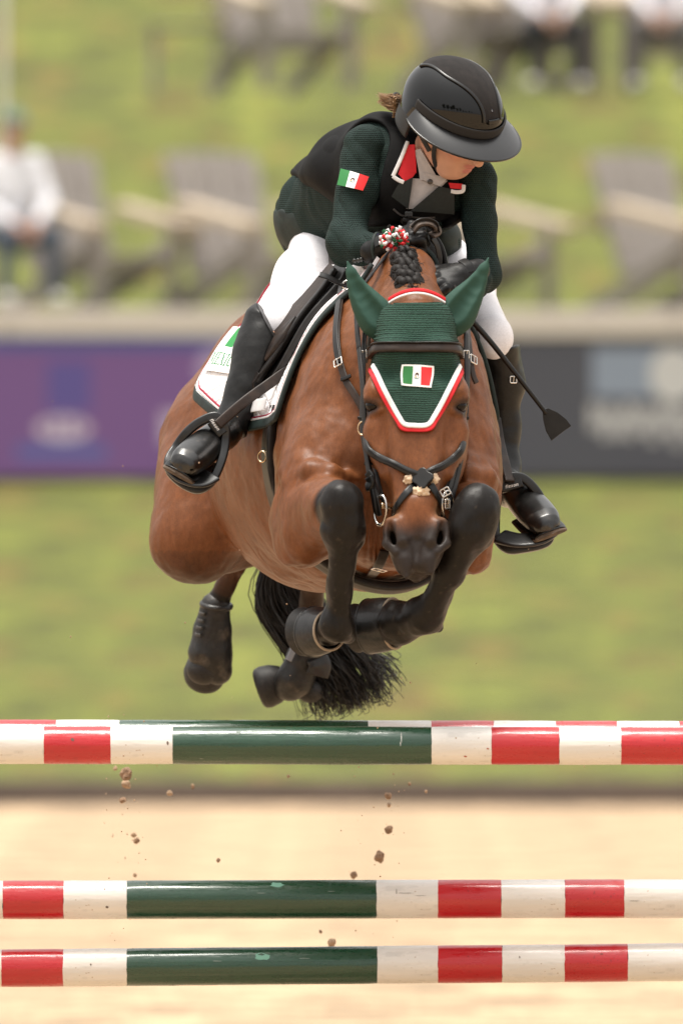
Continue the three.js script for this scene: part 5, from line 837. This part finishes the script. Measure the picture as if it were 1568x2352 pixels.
{ // helmet
  const H = part(rider, 'helmet', (() => { const g = new THREE.SphereGeometry(1, 96, 64, 0, Math.PI * 2, 0, Math.PI * .56); g.scale(.11, .118, .138); const p = g.attributes.position; for (let i = 0; i < p.count; i++) { const y = p.getY(i), z = p.getZ(i); if (y < 0 && z < 0) p.setY(i, y * 1.9); } g.computeVertexNormals(); return norm(g); })(), phy([.003, .003, .003], { roughness: .07, specularIntensity: .9 }));
  H.matrixAutoUpdate = true; H.position.copy(hp(0, .022, -.018)); H.scale.setScalar(1.035); H.quaternion.setFromRotationMatrix(hM);
  const sp = (al, be, k = 1) => V(.11 * k * Math.sin(al) * Math.cos(be), .118 * k * Math.sin(be), .138 * k * Math.cos(al) * Math.cos(be));
  // suede top panel from brow to nape
  const rows = [], nrm = p => V(p.x / .0121, p.y / .013924, p.z / .019).normalize();
  for (let i = 0; i <= 40; i++) { const r = [], q = i / 40, ph = mix(.36, 2.55, q), w = mix(.2, .54, sst(.05, .6, q)) * mix(1, .75, sst(.6, 1, q)); for (let j = 0; j <= 20; j++) { const t = (j / 10 - 1) * w; const d = V(Math.sin(t), Math.sin(ph) * Math.cos(t), Math.cos(ph) * Math.cos(t)), k = 1 / Math.sqrt(d.x * d.x / .0121 + d.y * d.y / .013924 + d.z * d.z / .019044), p = d.multiplyScalar(k * 1.02); r.push({ p, n: nrm(p) }); } rows.push(r); }
  part(H, 'suede_panel', sheet(rows, .004), std([.018, .014, .013], { roughness: .95, map: weaveT }));
  const trimM = phy([.008, .008, .008], { roughness: .3 }); for (const j of [0, 20]) part(H, 'panel_trim', strap(rows.map(r => r[j].p), rows.map(r => r[j].n), .0035, .003, { seg: 120 }), trimM);
  part(H, 'front_vent', strap([rows[0][4], rows[0][10], rows[0][16]].map(q => q.p.clone().multiplyScalar(1.008)), [rows[0][4], rows[0][10], rows[0][16]].map(q => q.n), .006, .004), phy([.005, .005, .005], { roughness: .15 }));
  const bd = rows[4][10]; const bg = new THREE.ConeGeometry(.0055, .012, 3); bg.rotateX(Math.PI / 2 * 0); bg.applyQuaternion(new THREE.Quaternion().setFromUnitVectors(V(0, 0, 1), bd.n)); bg.translate(bd.p.x, bd.p.y, bd.p.z); part(H, 'emblem', norm(bg), std([.02, .018, .018], { metalness: .7, roughness: .35 }));
  // matt band under the shell, and the wide brim
  const band = []; for (let i = 0; i <= 40; i++) { const a = mix(-1.75, 1.75, i / 40), p = sp(a, .15, 1.012); band.push({ p, n: V(p.x, 0, p.z).normalize() }); } part(H, 'matt_band', strapOn(band, .0125, .003, { seg: 100 }), std([.014, .013, .013], { roughness: .8 }));
  const br = []; for (let i = 0; i <= 10; i++) { const r = []; for (let j = 0; j <= 48; j++) { const a = mix(-1.72, 1.72, j / 48), e = .01 + .052 * Math.pow(Math.max(0, Math.cos(a * .88)), .8), q = i / 10, p0 = sp(a, .04, 1), d = V(p0.x, 0, p0.z).normalize(), p = p0.clone().addScaledVector(d, e * q); p.y -= .012 * q * q + .01 * q * Math.pow(Math.sin(a), 2) + .006 * q; r.push({ p, n: V(d.x * .35, 1, d.z * .35).normalize() }); } br.push(r); }
  part(H, 'brim', sheet(br, .004), phy([.012, .012, .013], { roughness: .36, clearcoat: .4, clearcoatRoughness: .3 }));
  part(H, 'brim_edge', strapOn(br[10].map(q => ({ p: q.p.clone().add(V(0, -.002, 0)), n: q.n })), .0025, .0032, { seg: 140 }), phy([.008, .008, .008], { roughness: .2 }));
  const w = q => { const p = q.clone().sub(hp(0, .022, -.018)).divideScalar(1.035); return V(p.dot(hs_), p.dot(hu_), p.dot(hf_)); }, st = std([.009, .009, .009], { roughness: .6 });
  for (const s of [-1, 1]) {
    const f = l => strap(l.map(w), l.map(() => V(s, 0, .25)), .0062, .0018, { seg: 40 });
    part(H, 'chin_strap', f([hp(s * .088, .02, .03), hp(s * .083, -.02, .03), hp(s * .07, -.07, .035), hp(s * .035, -.112, .045), hp(0, -.122, .05)]), st);
    part(H, 'rear_strap', f([hp(s * .088, .0, -.06), hp(s * .086, -.035, -.02), hp(s * .077, -.06, .02)]), st);
    part(H, 'ear_guard', strap([hp(s * .09, .01, .02), hp(s * .092, .0, -.02), hp(s * .085, -.01, -.06)].map(w), [V(s, 0, 0), V(s, 0, 0), V(s, 0, 0)], .016, .003), st);
  }
  part(H, 'nape_guard', (() => { const l = []; for (let i = 0; i <= 16; i++) { const a = mix(1.75, 4.53, i / 16), p = V(.106 * Math.sin(a), -.055, .13 * Math.cos(a)); l.push({ p, n: V(p.x, 0, p.z).normalize() }); } return strapOn(l, .03, .004, { seg: 60 }); })(), std([.012, .012, .012], { roughness: .5 }));
}
{ // hair bundle showing behind the helmet
  const gs = [], mat = std([.27, .155, .075], { roughness: .5 });
  for (let i = 0; i < 340; i++) { const a = J(925 + rr(-8, 6), 242 + rr(-22, 24), -.5 + rr(-.03, .03)), t = rnd(); const e = J(mix(866, 905, t) + rr(-6, 10), 222 + rr(-14, 14) + 26 * t, -.52 + rr(-.04, .04)), m = J(mix(894, 912, t), 232 + rr(-18, 22), -.5 + rr(-.04, .04)); gs.push(tube([a, m, e], q => .0011 * (1 - .6 * q), { seg: 7, sides: 4 })); }
  for (let i = 0; i < 160; i++) { const b = rr(-1, 1), a = J(930, 250 + b * 20, -.5), m = J(905 + rr(-5, 5), 246 + b * 24, -.47 + rr(-.03, .03)), e = J(918, 262 + b * 10, -.48); gs.push(tube([a, m, e], .0013, { seg: 7, sides: 4 })); }
  part(rider, 'hair', gs, mat); part(rider, 'hair_tie', ring(J(912, 232, -.49), .018, .005, V(.8, .2, .5)), std([.01, .01, .01]));
}
// ---- stirrups, whip
function stirrup(label, out, z, slot, slotRoll, txtAt, leather, tread) {
  const t = thing('stirrup', label, 'stirrup', 'black stirrups on brown leathers'), m = phy([.014, .014, .015], { roughness: .42, clearcoat: .2, map: leatherT });
  const zz = v => z + .0002 * 0, pts = out.map(([u, v, dz = 0]) => J(u, v, z + dz));
  part(t, 'frame', strap(pts, pts.map(() => V(0, .1, 1)), .0115, .015, { seg: 110, closed: true, round: 3.2 }), m);
  const bar = part(t, 'eye_bar', strap(slot.map(([u, v]) => J(u, v, z + .004)), slot.map(() => V(0, .1, 1)), .016, .0125, { seg: 20 }), m);
  const c = J(...txtAt, z + .0175), tg = new THREE.PlaneGeometry(.046, .013); tg.rotateZ(slotRoll); tg.rotateX(-.1); tg.translate(c.x, c.y, c.z);
  part(bar, 'lettering', norm(tg), new THREE.MeshStandardMaterial({ roughness: .5, map: canvasTex(256, 72, (x, W, H) => { x.fillStyle = '#1c1c1d'; x.fillRect(0, 0, W, H); x.fillStyle = '#e8e4e0'; x.font = 'italic bold 62px sans-serif'; x.textAlign = 'center'; x.fillText('flexon', W / 2, 54, 236); }) }));
  part(t, 'tread', strap(tread.map(q => J(...q)), tread.map(() => V(0, .85, .5)), .032, .006, { seg: 24 }), m);
  const sc = J(tread[1][0], tread[1][1] + 12, z + .016); part(t, 'screw', turned([[0, .003], [.004, .003], [.005, 0]], sc, V(0, 0, 1), 14), steelM);
  part(t, 'leather', strap(leather.map(q => J(...q)), leather.map(() => V(.4, .3, .85)), .013, .0045, { seg: 40 }), brownL);
}
stirrup('black stirrup holding the boot at the left', [[497, 957], [462, 968], [430, 993], [403, 1030], [387, 1062, .03], [393, 1086, .04], [425, 1114, .05], [455, 1124, .05], [482, 1110, .04], [506, 1066, .02], [518, 1015], [516, 975]], -.35, [[488, 966], [500, 982], [512, 998]], -.95, [493, 975], [[668, 845, -.42], [620, 880, -.4], [565, 920, -.36], [520, 958, -.34], [500, 976, -.33]], [[404, 1072, -.3], [430, 1096, -.27], [458, 1104, -.27], [486, 1090, -.29]]);
stirrup('black stirrup holding the boot at the right', [[1150, 1104], [1170, 1096], [1198, 1098], [1232, 1130], [1254, 1180], [1263, 1222, .03], [1256, 1244, .04], [1200, 1260, .05], [1165, 1261, .05], [1141, 1238, .04], [1137, 1195, .02], [1142, 1140]], -.34, [[1150, 1119], [1175, 1113], [1198, 1106]], .22, [1174, 1116], [[1138, 960, -.42], [1146, 1010, -.4], [1158, 1060, -.35], [1170, 1106, -.31]], [[1146, 1232, -.28], [1190, 1241, -.25], [1230, 1236, -.25], [1256, 1220, -.28]]);
{ const t = thing('riding_crop', 'black riding crop with a flat leather flapper held at the right', 'riding crop'); part(t, 'shaft', tube([J(1062, 712, -.18), J(1130, 790, -.2), J(1200, 880, -.22), J(1254, 950, -.24)], q => .0078 - .0025 * q, { seg: 30, sides: 12 }), blackL); part(t, 'knob', tube([J(1064, 716, -.18), J(1075, 730, -.18), J(1084, 739, -.185)], q => .009 + .006 * Math.sin(q * Math.PI), { sides: 14 }), blackL);
  const sp = new THREE.Shape(); const o = J(1250, 942, -.22); [[1246, 942], [1258, 938], [1280, 948], [1300, 964], [1310, 978], [1290, 992], [1266, 1011], [1254, 990], [1248, 965]].forEach(([u, v], i) => { const p = J(u, v, -.22); i ? sp.lineTo(p.x, p.y) : sp.moveTo(p.x, p.y); }); const g = new THREE.ExtrudeGeometry(sp, { depth: .004, bevelEnabled: true, bevelSize: .001, bevelThickness: .001 }); g.translate(0, 0, -.245); part(t, 'flapper', norm(g), blackL); }
{ // pompon of yarn
  const t = thing('yarn_pompon', 'red, white and green yarn pompon at the top of the plaited mane', 'pompon'), c = J(903, 551, -.2), sets = { red: [], white: [], green: [] };
  for (let i = 0; i < 95; i++) { const d = V(rr(-1, 1), rr(-.55, .75), rr(-.1, 1)).normalize(), k = ['red', 'white', 'green', 'white', 'red'][i % 5], a = c.clone().addScaledVector(d, .008), b = c.clone().addScaledVector(d, rr(.024, .04)); sets[k].push(tube([a, a.clone().lerp(b, .6).add(V(rr(-.003, .003), rr(-.003, .003), 0)), b], q => .0026 + .0022 * q, { seg: 4, sides: 7 })); }
  part(t, 'red_yarn', sets.red, redM); part(t, 'white_yarn', sets.white, whiteM); part(t, 'green_yarn', sets.green, std([.012, .09, .035], { roughness: .9 }));
}
// ------------------------------------------------------------------ sand thrown up, trees behind the photographer
{
  const cm = [std([.42, .27, .17], { map: grainT, roughness: 1 }), std([.58, .4, .26], { map: grainT, roughness: 1 })];
  const spots = [[290, 1778, 15, 'large'], [290, 1802, 11, ''], [283, 1838, 8, ''], [308, 1918, 7, ''], [314, 1931, 8, ''], [265, 1765, 6, ''], [891, 1828, 9, ''], [893, 1850, 5, ''], [893, 1905, 10, 'dark'], [871, 1968, 13, 'dark'], [812, 2010, 9, ''], [762, 2165, 12, ''], [736, 2140, 5, ''], [390, 1822, 7, ''], [443, 1806, 6, ''], [978, 1818, 4, ''], [940, 1800, 4, ''], [662, 1783, 4, ''], [502, 1976, 5, ''], [310, 2010, 5, '']];
  const geo = [0, 1, 2].map(k => { const g = new THREE.IcosahedronGeometry(1, 3), p = g.attributes.position; for (let i = 0; i < p.count; i++) { const x = p.getX(i), y = p.getY(i), z = p.getZ(i), q = .55 + .9 * fbm(x * 1.3 + k * 9, y * 1.3, z * 1.3 + k, 3); p.setXYZ(i, x * q, y * q, z * q); } g.computeVertexNormals(); return g; });
  const ord = ['topmost', 'second', 'third', 'fourth', 'fifth', 'sixth', 'seventh', 'eighth', 'ninth', 'tenth'], col = u => u < 340 ? 0 : u < 700 ? 1 : 2, clodLabel = (u, v) => `${ord[spots.filter(q => col(q[0]) === col(u) && q[1] < v).length]} clod of sand from the top in the ${['left', 'middle', 'right'][col(u)]} scatter below the top pole`;
  spots.forEach(([u, v, r, w], i) => { const o = single('sand_clod', geo[i % 3], cm[w === 'dark' ? 0 : i % 2], clodLabel(u, v, r), 'clod', 'clods of sand thrown up by the hooves'); o.position.copy(J(u, v, rr(-2.2, -1.5))); o.scale.set(r, r * rr(.7, 1.1), r).multiplyScalar(1 / PX); o.rotation.set(rr(0, 6), rr(0, 6), rr(0, 6)); });
  const gs = []; for (let i = 0; i < 150; i++) { const far = rnd() < .4, u = far ? rr(0, 1568) : mix(240, 340, rnd()) + (rnd() < .5 ? 560 + rr(-60, 90) : 0), v = far ? rr(900, 1900) : rr(1640, 2160), g = new THREE.IcosahedronGeometry(rr(.0008, .0026), 0), p = J(u, v, rr(-2.2, .4)); g.translate(p.x, p.y, p.z); gs.push(norm(g)); }
  const o = part(scene, 'sand_spray', gs, cm[1]); o.userData = { kind: 'stuff', label: 'fine grains of sand in the air round the horse', category: 'sand' };
}
{
  const barkM = std([.1, .075, .055], { roughness: .95 }), leafM = std([.035, .055, .02], { roughness: .8, side: THREE.DoubleSide });
  const spots = [[-38, 66, 17], [-29, 70, 15], [-21, 66, 18], [-13, 72, 12], [-5, 78, 14], [4, 82, 9], [14, 86, 8], [26, 84, 9], [-48, 62, 18], [38, 88, 8]];
  spots.forEach(([x, z, h], n) => {
    const t = thing('tree', 'broad leafy tree in the row behind the photographer', 'tree', 'trees behind the photographer', V(x, 0, z));
    const tr = [tube([V(0, -.1, 0), V(.1, h * .3, 0), V(-.1, h * .75, .1)], q => h * .022 * (1 - .75 * q), { sides: 8 })]; for (let i = 0; i < 5; i++) { const a = i * 1.26 + n; tr.push(tube([V(0, h * (.3 + .06 * i), 0), V(Math.cos(a) * h * .12, h * (.45 + .06 * i), Math.sin(a) * h * .12), V(Math.cos(a) * h * .22, h * (.58 + .05 * i), Math.sin(a) * h * .22)], q => h * .009 * (1 - .7 * q), { sides: 6 })); }
    part(t, 'trunk', tr, barkM);
    const P = [], ix = []; for (let i = 0; i < 2600; i++) { const c = Math.floor(rnd() * 14), a = c * 2.4 + n, cr = V(Math.cos(a) * h * .2 * ((c % 5) / 5 + .2), h * (.45 + .45 * (c / 14)), Math.sin(a) * h * .2 * ((c % 5) / 5 + .2)), d = V(rr(-1, 1), rr(-1, 1), rr(-1, 1)).normalize().multiplyScalar(h * .15 * Math.sqrt(rnd())); cr.add(d); const s = h * .022, e1 = V(rr(-1, 1), rr(-1, 1), rr(-1, 1)).normalize().multiplyScalar(s), e2 = V(rr(-1, 1), rr(-1, 1), rr(-1, 1)).normalize().multiplyScalar(s), k = P.length / 3; for (const q of [cr.clone().sub(e1), cr.clone().add(e2), cr.clone().add(e1), cr.clone().sub(e2)]) P.push(q.x, q.y, q.z); ix.push(k, k + 1, k + 2, k, k + 2, k + 3); }
    part(t, 'crown', finish(P, new Array(P.length / 3 * 2).fill(0), ix), leafM);
  });
}
renderer.render(scene, camera);
